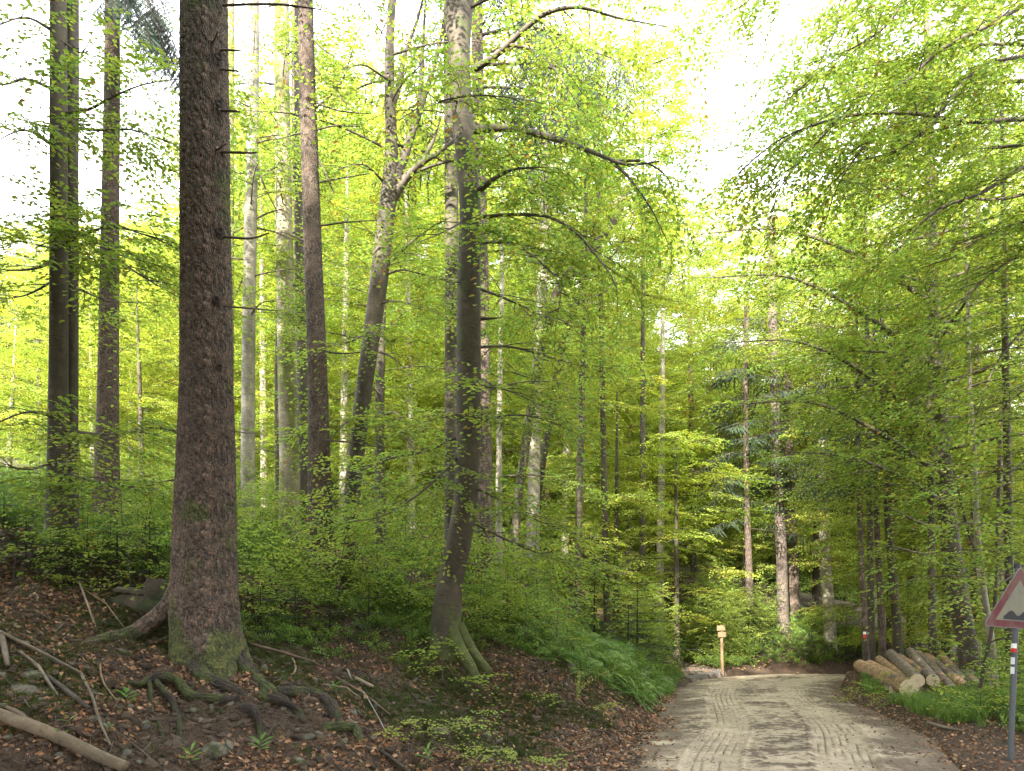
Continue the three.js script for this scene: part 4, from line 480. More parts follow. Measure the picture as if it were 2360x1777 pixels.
// ---------------------------------------------------------------- tall trees out of view to the left, which shade the bank
{
  const r = rng(606);
  for (const [x, z, top, reach] of [[-8.2, -1.5, 15, 4.4], [-13, -3.5, 17, 4.6], [-9, 4, 17, 4.6], [-14, 3, 18, 4.8], [-4.4, 3.2, 14.5, 4], [-6, 9.5, 17, 4.6], [-1.2, 6.8, 13.5, 3.6], [8.5, 2, 14, 4.2], [0.4, 2.6, 16.2, 4.0], [10.5, -4, 15, 4.2], [8.5, 9, 16, 4.6], [-12.5, -8, 17, 4]]) {
    const t = tree('beech_tree', 'tall beech standing out of view near the camera whose crown shades the bank', 'tree', 'beeches out of view near the camera'), foot = onLand(x, z, -0.3), axis = (h) => V(x + 0.3 * Math.sin(h * 0.3), h, z), rr = 0.22;
    part(t.g, 'trunk', tube([foot, axis(foot.y + 6), axis(foot.y + 13), axis(top - 0.5)], [rr * 1.3, rr, rr * 0.7, 0.03], { radial: 16, step: 0.4, tint: beechBark }), barkBeech);
    farCrown(t, axis, top * 0.36, top, 110, (f) => reach * (0.6 + 1.8 * f * (1 - f)), { step: 0.8, rise: 0.35, scale: 1.25 }, r); finish(t);
  }
}

// ---------------------------------------------------------------- young growth
const leafyAxis = (x, z) => { const [t, w, s] = near(ROAD, x, z); return { u: -t - w, v: t - w, s }; };
function sapling(name, label, x, z, h, group, o = {}) {
  const r = rng(Math.floor(x * 311 + z * 1777) ^ 5), t = tree(name, label, o.category ?? 'sapling', group), foot = onLand(x, z, -0.05), lean = V((r() - 0.5) * 0.35 * h, 0, (r() - 0.5) * 0.35 * h), at = (f) => foot.clone().addScaledVector(lean, f * f).add(V(0, h * f, 0));
  part(t.g, 'stem', tube([at(0), at(0.35), at(0.7), at(1)], [0.006 + 0.006 * h, 0.005 + 0.004 * h, 0.004, 0.002], { radial: 6, step: 0.2, color: [0.07, 0.055, 0.042], tile: 0.25, cap: false }), barkBeech);
  const n = Math.round((o.n ?? 11) * Math.max(0.8, h)); for (let i = 0; i < n; i++) { const f = 0.15 + 0.85 * (i + r()) / n, az = i * 2.399 + r(), L = (o.reach ?? 0.6) * h * 0.55 * (1.15 - f * 0.7) * (0.6 + 0.7 * r()), out = V(Math.cos(az), 0.12 + 0.3 * (f - 0.4) + (r() - 0.5) * 0.2, Math.sin(az)).normalize();
    for (let q = 0.05; q < L + 0.06; q += 0.26) { const dd = out.clone().applyAxisAngle(UP, (r() - 0.5) * 1.3); dd.y += (r() - 0.6) * 0.3; addSpray(t, o.set ?? SPRAY, r, place(at(f).addScaledVector(out, q), dd, (o.scale ?? 0.85) * (0.65 + 0.5 * r()), (r() - 0.5) * 0.7), tints(r, 0.22)); } }
  return finish(t);
}
function youngFir(label, x, z, h, group) {
  const r = rng(Math.floor(x * 511 + z * 977) ^ 9), t = tree('young_fir', label, 'fir', group), foot = onLand(x, z, -0.05), at = (f) => foot.clone().add(V(0, h * f, 0));
  part(t.g, 'stem', tube([at(0), at(0.5), at(1)], [0.008 + 0.009 * h, 0.006 + 0.005 * h, 0.003], { radial: 7, step: 0.2, color: [0.06, 0.05, 0.038], tile: 0.25, cap: false }), barkSpruce);
  const tiers = Math.max(3, Math.round(h / 0.2)); for (let i = 0; i < tiers; i++) { const f = 0.08 + 0.9 * i / tiers, L = (0.2 + 0.36 * h) * (1.05 - f) * (0.85 + 0.3 * r()), n = 6 + Math.floor(r() * 3); for (let k = 0; k < n; k++) { const az = k / n * 6.283 + i * 1.1 + r() * 0.5; for (let q = 0; q < L; q += 0.3) { const out = V(Math.cos(az), -0.02 + 0.25 * f - 0.18 * q, Math.sin(az)).normalize(); addSpray(t, FIR, r, place(at(f).addScaledVector(out, q), out.clone().applyAxisAngle(UP, q ? (r() - 0.5) * 0.9 : 0), clamp(L, 0.4, 0.9) * (0.8 + 0.3 * r()), (r() - 0.5) * 0.4), tints(r, 0.25)); } } }
  return finish(t);
}
const free = (p) => leafyAxis(p.x, p.z);
{
  // singled out by what they stand beside
  const S = (px, py, h, label, o) => { const p = G(px, py); sapling('beech_sapling', label, p.x, p.z, h, undefined, o); };
  S(560, 1420, 1.1, 'leafy beech sapling hard against the right side of the massive spruce'); S(640, 1400, 1.3, 'leafy beech sapling between the massive spruce and the brown spruce'); S(700, 1420, 1.0, 'low beech sapling in front of the brown spruce foot'); S(780, 1400, 1.5, 'bushy beech sapling in front of the forked beech'); S(870, 1400, 1.5, 'bushy beech sapling midway between forked and crooked beech'); S(940, 1420, 1.3, 'beech sapling touching the left side of the crooked beech');
  S(1105, 1440, 1.3, 'beech sapling touching the right side of the crooked beech'); S(1170, 1450, 1.6, 'broad beech sapling on the bank top right of the crooked beech'); S(1240, 1450, 1.7, 'tall leafy sapling on the bank top above the ferns'); S(1310, 1440, 1.8, 'leafy sapling at the far end of the bank top'); S(1210, 1500, 1.0, 'low sapling on the bank edge above the dark overhang');
  S(300, 1370, 0.7, 'low green sapling behind the rotten stump'); S(120, 1330, 0.7, 'low sapling behind the leaf-covered clearing'); S(30, 1340, 0.8, 'low sapling at the left edge behind the leaf clearing'); S(330, 1290, 1.1, 'sapling left of the massive spruce at mid height of its foot'); S(200, 1300, 0.9, 'sapling in front of the reddish spruce trunk');
  S(2330, 1660, 0.9, 'sapling directly behind the road sign pole', { n: 16 }); S(2260, 1650, 0.6, 'low sapling left of the road sign pole'); S(2345, 1600, 1.3, 'taller sapling in the thicket behind the road sign', { n: 16 }); S(2200, 1660, 0.3, 'little sapling in front of the right end of the log pile', { scale: 0.5 }); S(1990, 1620, 0.45, 'bright young sapling in front of the largest log', { scale: 0.7 }); S(2060, 1628, 0.35, 'small bright sapling below the big cut log face', { scale: 0.6 }); S(2300, 1575, 1.4, 'sapling under the stout leaning beech');
  const F1 = (px, py, h, label) => { const p = G(px, py); youngFir(label, p.x, p.z, h); };
  F1(60, 1320, 0.9, 'dark young fir at the left edge below the twin beech'); F1(165, 1350, 0.6, 'small dark fir behind the leaf clearing'); F1(270, 1330, 0.8, 'dark young fir between reddish and massive spruce'); F1(345, 1350, 0.9, 'dark young fir touching the left side of the massive spruce'); F1(600, 1450, 0.6, 'small dark fir right of the massive spruce roots'); F1(680, 1460, 0.7, 'dark young fir in front of the brown spruce'); F1(760, 1470, 0.6, 'small dark fir below the forked beech'); F1(850, 1450, 0.7, 'dark young fir left of the crooked beech');
  F1(1420, 1480, 2.6, 'young fir with drooping dark branches beyond the ferny bank'); F1(1370, 1480, 2.2, 'slender young fir left of the drooping one on the bank'); F1(1640, 1500, 2.4, 'young spruce beside the wooden trail post'); F1(1560, 1490, 2.0, 'young fir above the gravel track'); F1(2120, 1500, 2.8, 'dark young fir behind the right half of the log pile'); F1(1950, 1520, 2.2, 'young fir just left of the log pile'); F1(2160, 1510, 2.4, 'second dark fir behind the right end of the log pile'); F1(1870, 1512, 1.2, 'young fir on the far verge left of the logs'); F1(1755, 1510, 1.0, 'low young fir on the brushy bank across the road');
  // the rest of the thicket
  const r = rng(31); let n = 0; for (let i = 0; i < 4000 && n < 84; i++) { const d = 9.5 + 17 * Math.pow(r(), 0.8), px = -60 + r() * 1600, x = (px - W / 2) / F * d, { u } = free(V(x, 0, -d)), [tt, tw] = near(TRACK, x, -d); if (u < 1.6 || Math.abs(tt) < tw + 0.6) continue; if (d < 10.5 && px < 330) continue; n++; r() < 0.78 ? sapling('beech_sapling', 'knee-high to waist-high beech sapling in the undergrowth of the slope', x, -d, 0.5 + 0.09 * (d - 9) * (0.5 + r()), 'saplings in the undergrowth') : youngFir('young fir among the saplings of the slope', x, -d, 0.5 + 0.1 * (d - 9) * r(), 'firs in the undergrowth'); }
  n = 0; for (let i = 0; i < 3000 && n < 70; i++) { const d = 13 + 17 * r(), px = 1440 + r() * 1000, x = (px - W / 2) / F * d, { u, v } = free(V(x, 0, -d)), [tt, tw] = near(TRACK, x, -d); if ((u < 0.8 && v < 3.4) || Math.abs(tt) < tw + 0.5) continue; if (px > 1745 && px < 1945 && d < 29.4) continue; if (x > 5.8 && x < 11 && d > 12 && d < 19.5) continue; n++; r() < 0.7 ? sapling('beech_sapling', 'leafy beech sapling in the thicket past the road', x, -d, 0.9 + 1.6 * r(), 'saplings past the road') : youngFir('young fir in the thicket past the road', x, -d, 0.8 + 1.6 * r(), 'firs past the road'); }
}
// ---------------------------------------------------------------- ground cover, nobody could count it
{
  const leafGreen = (a, b, c) => (r) => { const k = 0.7 + 0.6 * r(); return [a * k, b * k, c * k]; };
  const sprig = (seed, h, nst, leaf, green) => { const r = rng(seed), s = new Soup(); for (let i = 0; i < nst; i++) { const az = r() * 6.28, d = V(Math.cos(az) * (0.3 + 0.5 * r()), 1, Math.sin(az) * (0.3 + 0.5 * r())).normalize(); leafRow(s, r, V((r() - 0.5) * 0.12, 0, (r() - 0.5) * 0.12), d, h * (0.6 + 0.6 * r()), leaf, V(-d.x * 0.5, 0.25, -d.z * 0.5).add(V(Math.sin(az), 0.6, -Math.cos(az))).normalize(), false, green); } return s.geo(); };
  const fern = (seed, L, green) => { const r = rng(seed), s = new Soup(); for (let i = 0; i < 6; i++) { const az = i * 1.05 + r() * 0.5, out = V(Math.cos(az), 0, Math.sin(az)), l = L * (0.7 + 0.5 * r()); let p = V(0, 0, 0); for (let k = 0; k < 12; k++) { const f = (k + 1) / 12, q = out.clone().multiplyScalar(l * f).add(V(0, l * (0.95 * f - 0.75 * f * f), 0)); s.twig(p, q, 0.002, 0.002, [0.06, 0.09, 0.02]); const d = q.clone().sub(p).normalize(), side = d.clone().cross(UP).normalize(), w = l * 0.26 * Math.sin(Math.PI * Math.min(1, f * 0.9 + 0.12)); for (const sg of [1, -1]) s.leaf(q, side.clone().multiplyScalar(sg).addScaledVector(d, 0.45).normalize(), UP.clone().addScaledVector(d, -0.3).normalize(), w, l * 0.07, 0.02, green(r), false); p = q; } } return s.geo(); };
  const grass = (seed, h, n, spread, green) => { const r = rng(seed), s = new Soup(); for (let i = 0; i < n; i++) { const az = r() * 6.28, b = V((r() - 0.5) * spread, 0, (r() - 0.5) * spread), l = h * (0.5 + 0.8 * r()), out = V(Math.cos(az), 0, Math.sin(az)), w = V(-out.z, 0, out.x).multiplyScalar(0.0028), m = b.clone().addScaledVector(out, l * 0.22).add(V(0, l * 0.65, 0)), e = b.clone().addScaledVector(out, l * 0.6).add(V(0, l * 0.85, 0)), k = green(r); s.tri(b.clone().sub(w), b.clone().add(w), m.clone().add(w), k); s.tri(b.clone().sub(w), m.clone().add(w), m.clone().sub(w), k); s.tri(m.clone().sub(w), m.clone().add(w), e, k); } return s.geo(); };
  const dead = (seed) => { const r = rng(seed), s = new Soup(), k = [1, 1, 1], c = 0.25 + 0.5 * r(), L = 0.07, q = (a, b) => V(a * L, Math.abs(b) * c * 0.03 + Math.pow(a - 0.5, 2) * 0.05 * c + 0.004, b * L), o = [q(0, 0), q(0.3, 0.26), q(0.65, 0.28), q(1, 0.02), q(0.65, -0.28), q(0.3, -0.26)], m1 = q(0.35, 0), m2 = q(0.7, 0); for (const [a, b, d] of [[0, 1, 6], [1, 2, 6], [2, 7, 6], [2, 3, 7], [3, 4, 7], [4, 6, 7], [4, 5, 6], [5, 0, 6]]) { const g = (i) => (i < 6 ? o[i] : i === 6 ? m1 : m2); s.tri(g(a), g(b), g(d), k); } return s.geo(); };
  const tuft = (seed) => { const r = rng(seed), s = new Soup(); for (let i = 0; i < 46; i++) { const az = r() * 6.28, R = 0.05 * Math.sqrt(r()), b = V(Math.cos(az) * R, 0.012 * (1 - R / 0.05) - 0.004, Math.sin(az) * R), d = V(Math.cos(az) * 0.6 + r() - 0.5, 1.1, Math.sin(az) * 0.6 + r() - 0.5).normalize(), w = V(-d.z, 0, d.x).normalize().multiplyScalar(0.003), k = 0.7 + 0.7 * r(); s.tri(b.clone().sub(w), b.clone().add(w), b.clone().addScaledVector(d, 0.014 + 0.012 * r()), [0.055 * k, 0.076 * k, 0.012 * k]); } return s.geo(); };
  const stick = () => { const s = new Soup(); s.twig(V(0, 0.003, 0), V(0.05, 0.006, 0.004), 0.0016, 0.0012, [1, 1, 1]); s.twig(V(0.05, 0.006, 0.004), V(0.1, 0.004, 0), 0.0012, 0.0008, [1, 1, 1]); return s.geo(); };
  const cover = (name, label, geos, mat, lists) => { const g = new THREE.Group(); g.name = name; g.userData = { kind: 'stuff', label, category: label.split(' ').pop() }; scene.add(g); geos.forEach((q, i) => lists[i].length && copies(name, q, mat, lists[i], g)); };
  const r = rng(4242), tilt = (x, z) => { const e = 0.06, n = V(ground(x - e, z) - ground(x + e, z), 2 * e, ground(x, z - e) - ground(x, z + e)).normalize(); return n; };
  const put = (lists, x, z, s, c, lift = 0, jit = 0.5, follow = true) => { const n = follow ? tilt(x, z) : UP.clone(); n.add(rndDir(r).multiplyScalar(jit)).normalize(); const az = r() * 6.28; lists[Math.floor(r() * lists.length)].push({ m: place(onLand(x, z, lift), V(Math.cos(az), 0, Math.sin(az)).addScaledVector(n, -(Math.cos(az) * n.x + Math.sin(az) * n.z)), s, 0, n), c }); };
  const brown = () => { const q = r(), k = 0.45 + 0.9 * r(); return q < 0.4 ? col(0.30 * k, 0.14 * k, 0.062 * k) : q < 0.66 ? col(0.38 * k, 0.235 * k, 0.13 * k) : col(0.13 * k, 0.07 * k, 0.04 * k); };
  const scatter = (n, d0, d1, p0, p1, pow, fn) => { for (let i = 0; i < n; i++) { const d = d0 + (d1 - d0) * Math.pow(r(), pow), px = p0 + (p1 - p0) * r(), x = (px - W / 2) / F * d; fn(x, -d, d, px, leafyAxis(x, -d)); } };
  { // fallen beech leaves and needles
    const L = [[], [], [], []], T = [[]];
    scatter(150000, 4.6, 17, -150, 1560, 0.8, (x, z, d, px, { u }) => { if (u < -0.9 || (u < 0 && r() > Math.exp(u * 4))) return; const a = fbm(x * 1.4 + 50, z * 1.4, 3, 4), clear = Math.exp(-Math.pow((px - 90) / 200, 2) - Math.pow((d - 7.9) / 1.2, 2)), foot = Math.exp(-Math.pow((u - 0.35) / 0.55, 2)); if (r() < clamp((a - 0.42) * 4 + clear * 1.5 + foot * 0.9 + 0.06)) put(L, x, z, 0.4 + 0.5 * r(), brown(), u < 0 ? 0.05 : 0.004, 0.7); });
    scatter(22000, 6.5, 24, 1900, 2500, 0.8, (x, z, d, px, { v }) => { if (v < -0.8 || (v < 0 && r() > Math.exp(v * 4))) return; if (r() < 0.25 + 0.75 * Math.exp(-v * 0.8)) put(L, x, z, 0.4 + 0.5 * r(), brown(), v < 0 ? 0.05 : 0.004, 0.7); });
    scatter(9000, 15, 30, 1400, 2000, 1, (x, z, d, px, { u }) => { if (u < 0) return; put(L, x, z, 0.7 + 0.7 * r(), brown(), 0.004, 0.7); });
    scatter(70000, 4.6, 15, -150, 1500, 0.8, (x, z, d, px, { u }) => { if (u < 0) return; const k = 0.5 + r(); put(T, x, z, 0.5 + 1.2 * r(), col(0.13 * k, 0.085 * k, 0.055 * k), 0.004, 0.35); });
    scatter(26000, 6.6, 18, 1380, 2300, 0.8, (x, z, d, px, { u, v, s }) => { if (u > 0 || v > 0.2) return; const k = 0.5 + r(); if (r() < 0.25 || vnoise(x * 2, z * 2, 8) > 0.6) put(T, x, z, 0.25 + 0.5 * r(), col(0.11 * k, 0.075 * k, 0.05 * k), 0.052, 0.2); });
    cover('leaf_litter', 'brown fallen beech leaves lying over bank and verge', [1, 2, 3, 4].map(dead), litterMat, L); cover('twig_litter', 'thin twigs and needles strewn over the ground', [stick()], litterMat, T);
  }
  { // crumbs of earth, bark and stone
    const lumpGeo = (seed) => { const g = new THREE.IcosahedronGeometry(0.02, 1), a = g.attributes.position, q = rng(seed), o = q() * 50; for (let i = 0; i < a.count; i++) { const v = V(a.getX(i), a.getY(i), a.getZ(i)), k = 0.6 + 0.9 * vnoise(v.x * 60 + o, v.y * 60, v.z * 60); a.setXYZ(i, v.x * k * 1.3, v.y * k * 0.7, v.z * k); } g.deleteAttribute('uv'); g.deleteAttribute('normal'); g.setAttribute('color', new THREE.Float32BufferAttribute(new Float32Array(a.count * 3).fill(1), 3)); return g; }, L = [[], [], []];
    scatter(26000, 4.6, 13, -150, 1500, 0.8, (x, z, d, px, { u }) => { if (u < -0.4) return; const k = 0.5 + r(), s = 0.4 + 1.6 * Math.pow(r(), 3); r() < 0.93 ? put(L, x, z, s, col(0.05 * k, 0.034 * k, 0.022 * k), u < 0 ? 0.045 : 0.002, 0.4) : put(L, x, z, s, col(0.1 * k, 0.092 * k, 0.07 * k), u < 0 ? 0.045 : 0.002, 0.4); });
    scatter(9000, 6.6, 17, 1380, 2300, 0.8, (x, z, d, px, { u, v, s }) => { if (u > 0 || v > 0.6) return; const e = Math.max(u, v); if (r() > 0.05 + Math.exp((e + 0.1) * 2.6)) return; const k = 0.6 + 0.8 * r(); put(L, x, z, 0.15 + 0.35 * r() * r(), r() < 0.7 ? col(0.08 * k, 0.055 * k, 0.036 * k) : col(0.25 * k, 0.2 * k, 0.14 * k), v > 0 ? 0.004 : 0.05, 0.4); });
    cover('soil_crumbs', 'crumbs of earth and small stones on bank and road', [1, 2, 3].map(lumpGeo), new THREE.MeshStandardMaterial({ vertexColors: true, roughness: 1 }), L);
  }
  { const L = [[], [], []]; scatter(60000, 4.6, 14, -150, 1500, 0.8, (x, z, d, px, { u }) => { if (u < 0.3) return; const m = fbm(x * 1.1 + 9, z * 1.1, 7, 5), foot = Math.exp(-(Math.pow((x + 0.7) / 0.9, 2) + Math.pow((d - 10) / 0.9, 2))); if (r() < (sstep(0.5, 0.6, m) + foot * 0.8 + 0.02) * (1 - Math.exp(-Math.pow((px - 90) / 210, 2) - Math.pow((d - 7.9) / 1.1, 2)))) { const k = 0.7 + 0.6 * r(); put(L, x, z, 0.8 + 0.7 * r(), col(k * lerp(0.8, 1.5, r() * r()), k, k), 0, 0.3); } }); cover('moss_cover', 'green moss cushions on the shaded bank', [1, 2, 3].map(tuft), needleMat, L); }
  { // bilberry and low green plants
    const L = [[], [], []], gg = leafGreen(0.15, 0.24, 0.035);
    scatter(26000, 8.6, 24, -150, 1500, 0.75, (x, z, d, px, { u }) => { const [tt, tw] = near(TRACK, x, z); if (u < (d > 12 ? 0.25 : 1.0) || Math.abs(tt) < tw + 0.3) return; const clear = Math.exp(-Math.pow((px - 90) / 210, 2) - Math.pow((d - 8.1) / 1.2, 2)); if (r() < clamp((fbm(x * 0.7, z * 0.7, 15, 4) - 0.36) * 4 - clear * 2 - (px > 480 ? sstep(13, 10.8, d) * 1.1 : sstep(10.8, 9.2, d) * 0.9))) put(L, x, z, 0.5 + 0.7 * r(), tints(r, 0.3), 0, 0.3, false); });
    scatter(12000, 14, 32, 1450, 2480, 0.9, (x, z, d, px, { u, v }) => { const [tt, tw] = near(TRACK, x, z); if ((u < 0.3 && v < 2.2) || Math.abs(tt) < tw + 0.2) return; if (r() < 0.75) put(L, x, z, 0.8 + 1.1 * r(), tints(r, 0.3), 0, 0.3, false); });
    scatter(3000, 7, 14, 2150, 2480, 0.8, (x, z, d, px, { v }) => { if (v < 0.9) return; if (r() < clamp((v - 0.8) * 0.6)) put(L, x, z, 0.6 + 0.6 * r(), tints(r, 0.3), 0, 0.3, false); });
    cover('bilberry_undergrowth', 'low leafy green undergrowth covering the slope', [11, 12, 13].map((k) => sprig(k, 0.26, 9, 0.034, gg)), herbMat, L);
  }
  { const L = [[], [], []], gg = leafGreen(0.17, 0.27, 0.055); scatter(1700, 11, 19.5, 1180, 1560, 0.9, (x, z, d, px, { u }) => { const [tt, tw] = near(TRACK, x, z); if (u < 0.25 || u > 3.4 || Math.abs(tt) < tw) return; if (r() < clamp((d - 11.6) * 0.35)) put(L, x, z, 0.6 + 0.6 * r(), tints(r, 0.25), 0, 0.35, true); }); cover('fern_cover', 'fresh green ferns spilling down the road bank', [21, 22, 23].map((k) => fern(k, 0.42, gg)), herbMat, L); }
  { const L = [[], []], gg = leafGreen(0.15, 0.25, 0.04); scatter(5200, 9.6, 17, 1880, 2330, 0.9, (x, z, d, px, { v }) => { const e = fbm(x * 1.1, z * 1.1, 19, 3); if (v < 0.15 + 0.5 * e || v > 3.4) return; if (r() < clamp((e - 0.34) * 4) * sstep(9.8, 11, d)) put(L, x, z, 0.7 + 0.8 * r(), tints(r, 0.25), 0, 0.2); }); scatter(900, 15, 21, 1440, 1640, 1, (x, z, d, px, { u }) => { if (u < 0.05 || u > 1.0) return; put(L, x, z, 0.7 + 0.7 * r(), tints(r, 0.25), 0, 0.2); }); cover('verge_grass', 'fresh green grass along the road verge by the logs', [31, 32].map((k) => grass(k, 0.15, 34, 0.16, gg)), herbMat, L); }
}
// ---------------------------------------------------------------- seedlings one can pick out on the bank
function seedling(px, py, h, n, label, k = [0.16, 0.32, 0.06]) { const r = rng(px * 3 + py), s = new Soup(), foot = G(px, py), g = thing('seedling', label, 'seedling'); for (let i = 0; i < n; i++) { const az = i * 2.4 + r(), f = 0.4 + 0.6 * i / n, d = V(Math.cos(az), 0.35 + 0.5 * (i / n), Math.sin(az)).normalize(); s.leaf(V(0, h * f, 0), d, UP.clone().addScaledVector(d, -0.4).normalize(), h * (0.55 + 0.3 * r()), h * 0.17, 0.1, k.map((v) => v * (0.8 + 0.4 * r()))); } const st = new Soup(); st.twig(V(0, -0.03, 0), V(0, h, 0), 0.002, 0.0015, [0.08, 0.13, 0.03]); const a = part(g, 'leaves', s.geo(), herbMat), b = part(g, 'stem', st.geo(), herbMat); a.position.copy(foot); b.position.copy(foot); return g; }
for (const [x, y, h, n, l] of [[290, 1632, 0.15, 9, 'bright seedling below the twisted root of the massive spruce'], [160, 1680, 0.1, 4, 'seedling with round leaves in the litter above the thick fallen pole'], [600, 1745, 0.17, 9, 'bright seedling on the moss under the spruce roots'], [440, 1770, 0.15, 8, 'bright seedling at the bottom edge by the mossy rock'], [985, 1765, 0.16, 8, 'green seedling at the bottom edge among fallen leaves'], [255, 1690, 0.08, 5, 'tiny seedling beside the long crooked stick'], [140, 1718, 0.12, 4, 'thin arching seedling just above the thick fallen pole'], [770, 1600, 0.12, 7, 'seedling beside the thick root right of the massive spruce']]) seedling(x, y, h, n, l);
{ // two young beech shoots that stand out pale against the dark bank
  const mk = (px, py, tips, label) => { const r = rng(px), t = tree('beech_sapling', label, 'sapling'), foot = G(px, py, -0.04), geos = []; for (const [x, y, dd] of tips) { const e = P(x, y, -foot.z + (dd ?? 0)), mid = foot.clone().lerp(e, 0.5).add(V(0, 0.06, 0)); geos.push(tube([foot, mid, e], [0.006, 0.004, 0.002], { radial: 5, step: 0.08, color: [0.08, 0.06, 0.045], tile: 0.25, cap: false })); for (let q = 0.6; q <= 1.01; q += 0.2) { const p = foot.clone().lerp(e, q).add(V(0, 0.24 * q * (1 - q), 0)), d = e.clone().sub(foot).normalize().applyAxisAngle(UP, (r() - 0.5) * 1.4); d.y = 0.05; addSpray(t, SPRAY, r, place(p, d, 0.42 + 0.2 * r(), (r() - 0.5) * 0.5), col(1.15 + 0.2 * r(), 1.1, 1.5)); } } part(t.g, 'stem', mergeGeometries(geos), barkBeech); finish(t); };
  mk(945, 1755, [[935, 1690, 0.1], [1000, 1660, -0.05], [1080, 1640, -0.1], [960, 1665, 0.2]], 'pale yellow-green beech shoot on the bank below the crooked beech'); mk(1185, 1790, [[1120, 1722, 0], [1180, 1725, -0.1], [1215, 1745, -0.1]], 'low beech shoot beside the fallen leaves at the road edge'); mk(1330, 1660, [[1290, 1600, 0.1], [1330, 1610, 0], [1380, 1625, 0]], 'green shoot on the bank above the leaf drift');
}
// ---------------------------------------------------------------- fallen sticks, stones, stump
function stickOf(list, r0, r1, label, c, lift = 0.02, name = 'fallen_stick') { const q = []; list.forEach(([x, y, l], i) => { const b = list[i + 1]; if (!b) { q.push(G(x, y, (l ?? lift) + r0 * 0.7)); return; } const n = Math.max(1, Math.round(Math.hypot(b[0] - x, b[1] - y) / 16)); for (let k = 0; k < n; k++) { const f = k / n; q.push(G(lerp(x, b[0], f), lerp(y, b[1], f), lerp(l ?? lift, b[2] ?? lift, f) + r0 * 0.7)); } }); for (let k = 0; k < 3; k++) for (let i = 1; i + 1 < q.length; i++) { const m = (q[i - 1].y + q[i + 1].y) / 2; if (m > q[i].y) q[i].lerp(q[i - 1].clone().lerp(q[i + 1], 0.5), 0.6); } return single(name, tube(q, q.map((_, i) => lerp(r0, r1, i / (q.length - 1))), { radial: 9, step: 0.04, tint: (x, y, z) => { const k = 0.7 + 0.6 * fbm(x * 9, y * 9, z * 9, 3); return c.map((v) => v * k); }, tile: 0.25, shape: lump(list[0][0], 0.14) }), barkBeech, label, 'stick'); }
const GREY = [0.12, 0.095, 0.07], DK = [0.045, 0.032, 0.022], TAN = [0.2, 0.15, 0.1];
{ const t = thing('fallen_pole', 'thick pale fallen pole with peeling bark in the bottom left corner', 'pole'), q = [[-60, 1650], [60, 1690], [140, 1722], [225, 1762], [290, 1790]].map(([x, y]) => G(x, y, 0.07)); part(t, 'bark', tube(q, [0.052, 0.05, 0.048, 0.045, 0.043], { radial: 26, step: 0.03, tint: (x, y, z) => { const k = 0.6 + 0.8 * fbm(x * 5, y * 5, z * 5, 4); return [0.125 * k, 0.095 * k, 0.062 * k]; }, tile: 0.5, shape: lump(4, 0.08) }), barkBeech); const strip = [[14, 1664], [45, 1680], [66, 1694]].map(([x, y]) => G(x, y, 0.118)); part(t, 'peeling_bark', tube(strip, [0.012, 0.02, 0.008], { radial: 8, step: 0.03, color: [0.16, 0.12, 0.085], shape: (th) => (Math.abs(Math.sin(th)) < 0.5 ? 1.2 : 0.5) }), barkBeech); }
stickOf([[-10, 1465], [89, 1513], [184, 1564], [209, 1607], [230, 1681], [255, 1735]], 0.02, 0.009, 'long crooked grey stick running down the bank at the left', GREY, 0.04);
stickOf([[43, 1510], [89, 1545], [132, 1612]], 0.02, 0.012, 'short thick stick lying beside the flat stones', [0.15, 0.12, 0.09]); stickOf([[108, 1567], [152, 1599], [206, 1643]], 0.022, 0.018, 'dark decayed stick between the flat stones and the long crooked stick', DK); stickOf([[4, 1475], [12, 1510], [17, 1545]], 0.026, 0.022, 'stub of grey branch at the left edge above the stones', GREY); stickOf([[182, 1382, 0.2], [211, 1431, 0.06], [223, 1458, 0.01]], 0.013, 0.01, 'pale stick propped upright against the rotten stump', TAN); stickOf([[195, 1392, 0.16], [244, 1412, 0.1], [294, 1458, 0.0]], 0.007, 0.005, 'thin pale stick leaning from the rotten stump', TAN); stickOf([[147, 1443], [125, 1464]], 0.01, 0.008, 'small stick in the leaf clearing', GREY); stickOf([[231, 1537], [225, 1550], [239, 1588], [272, 1626]], 0.012, 0.008, 'thin curved root left of the twisted spruce root', TAN, 0.02, 'loose_root');
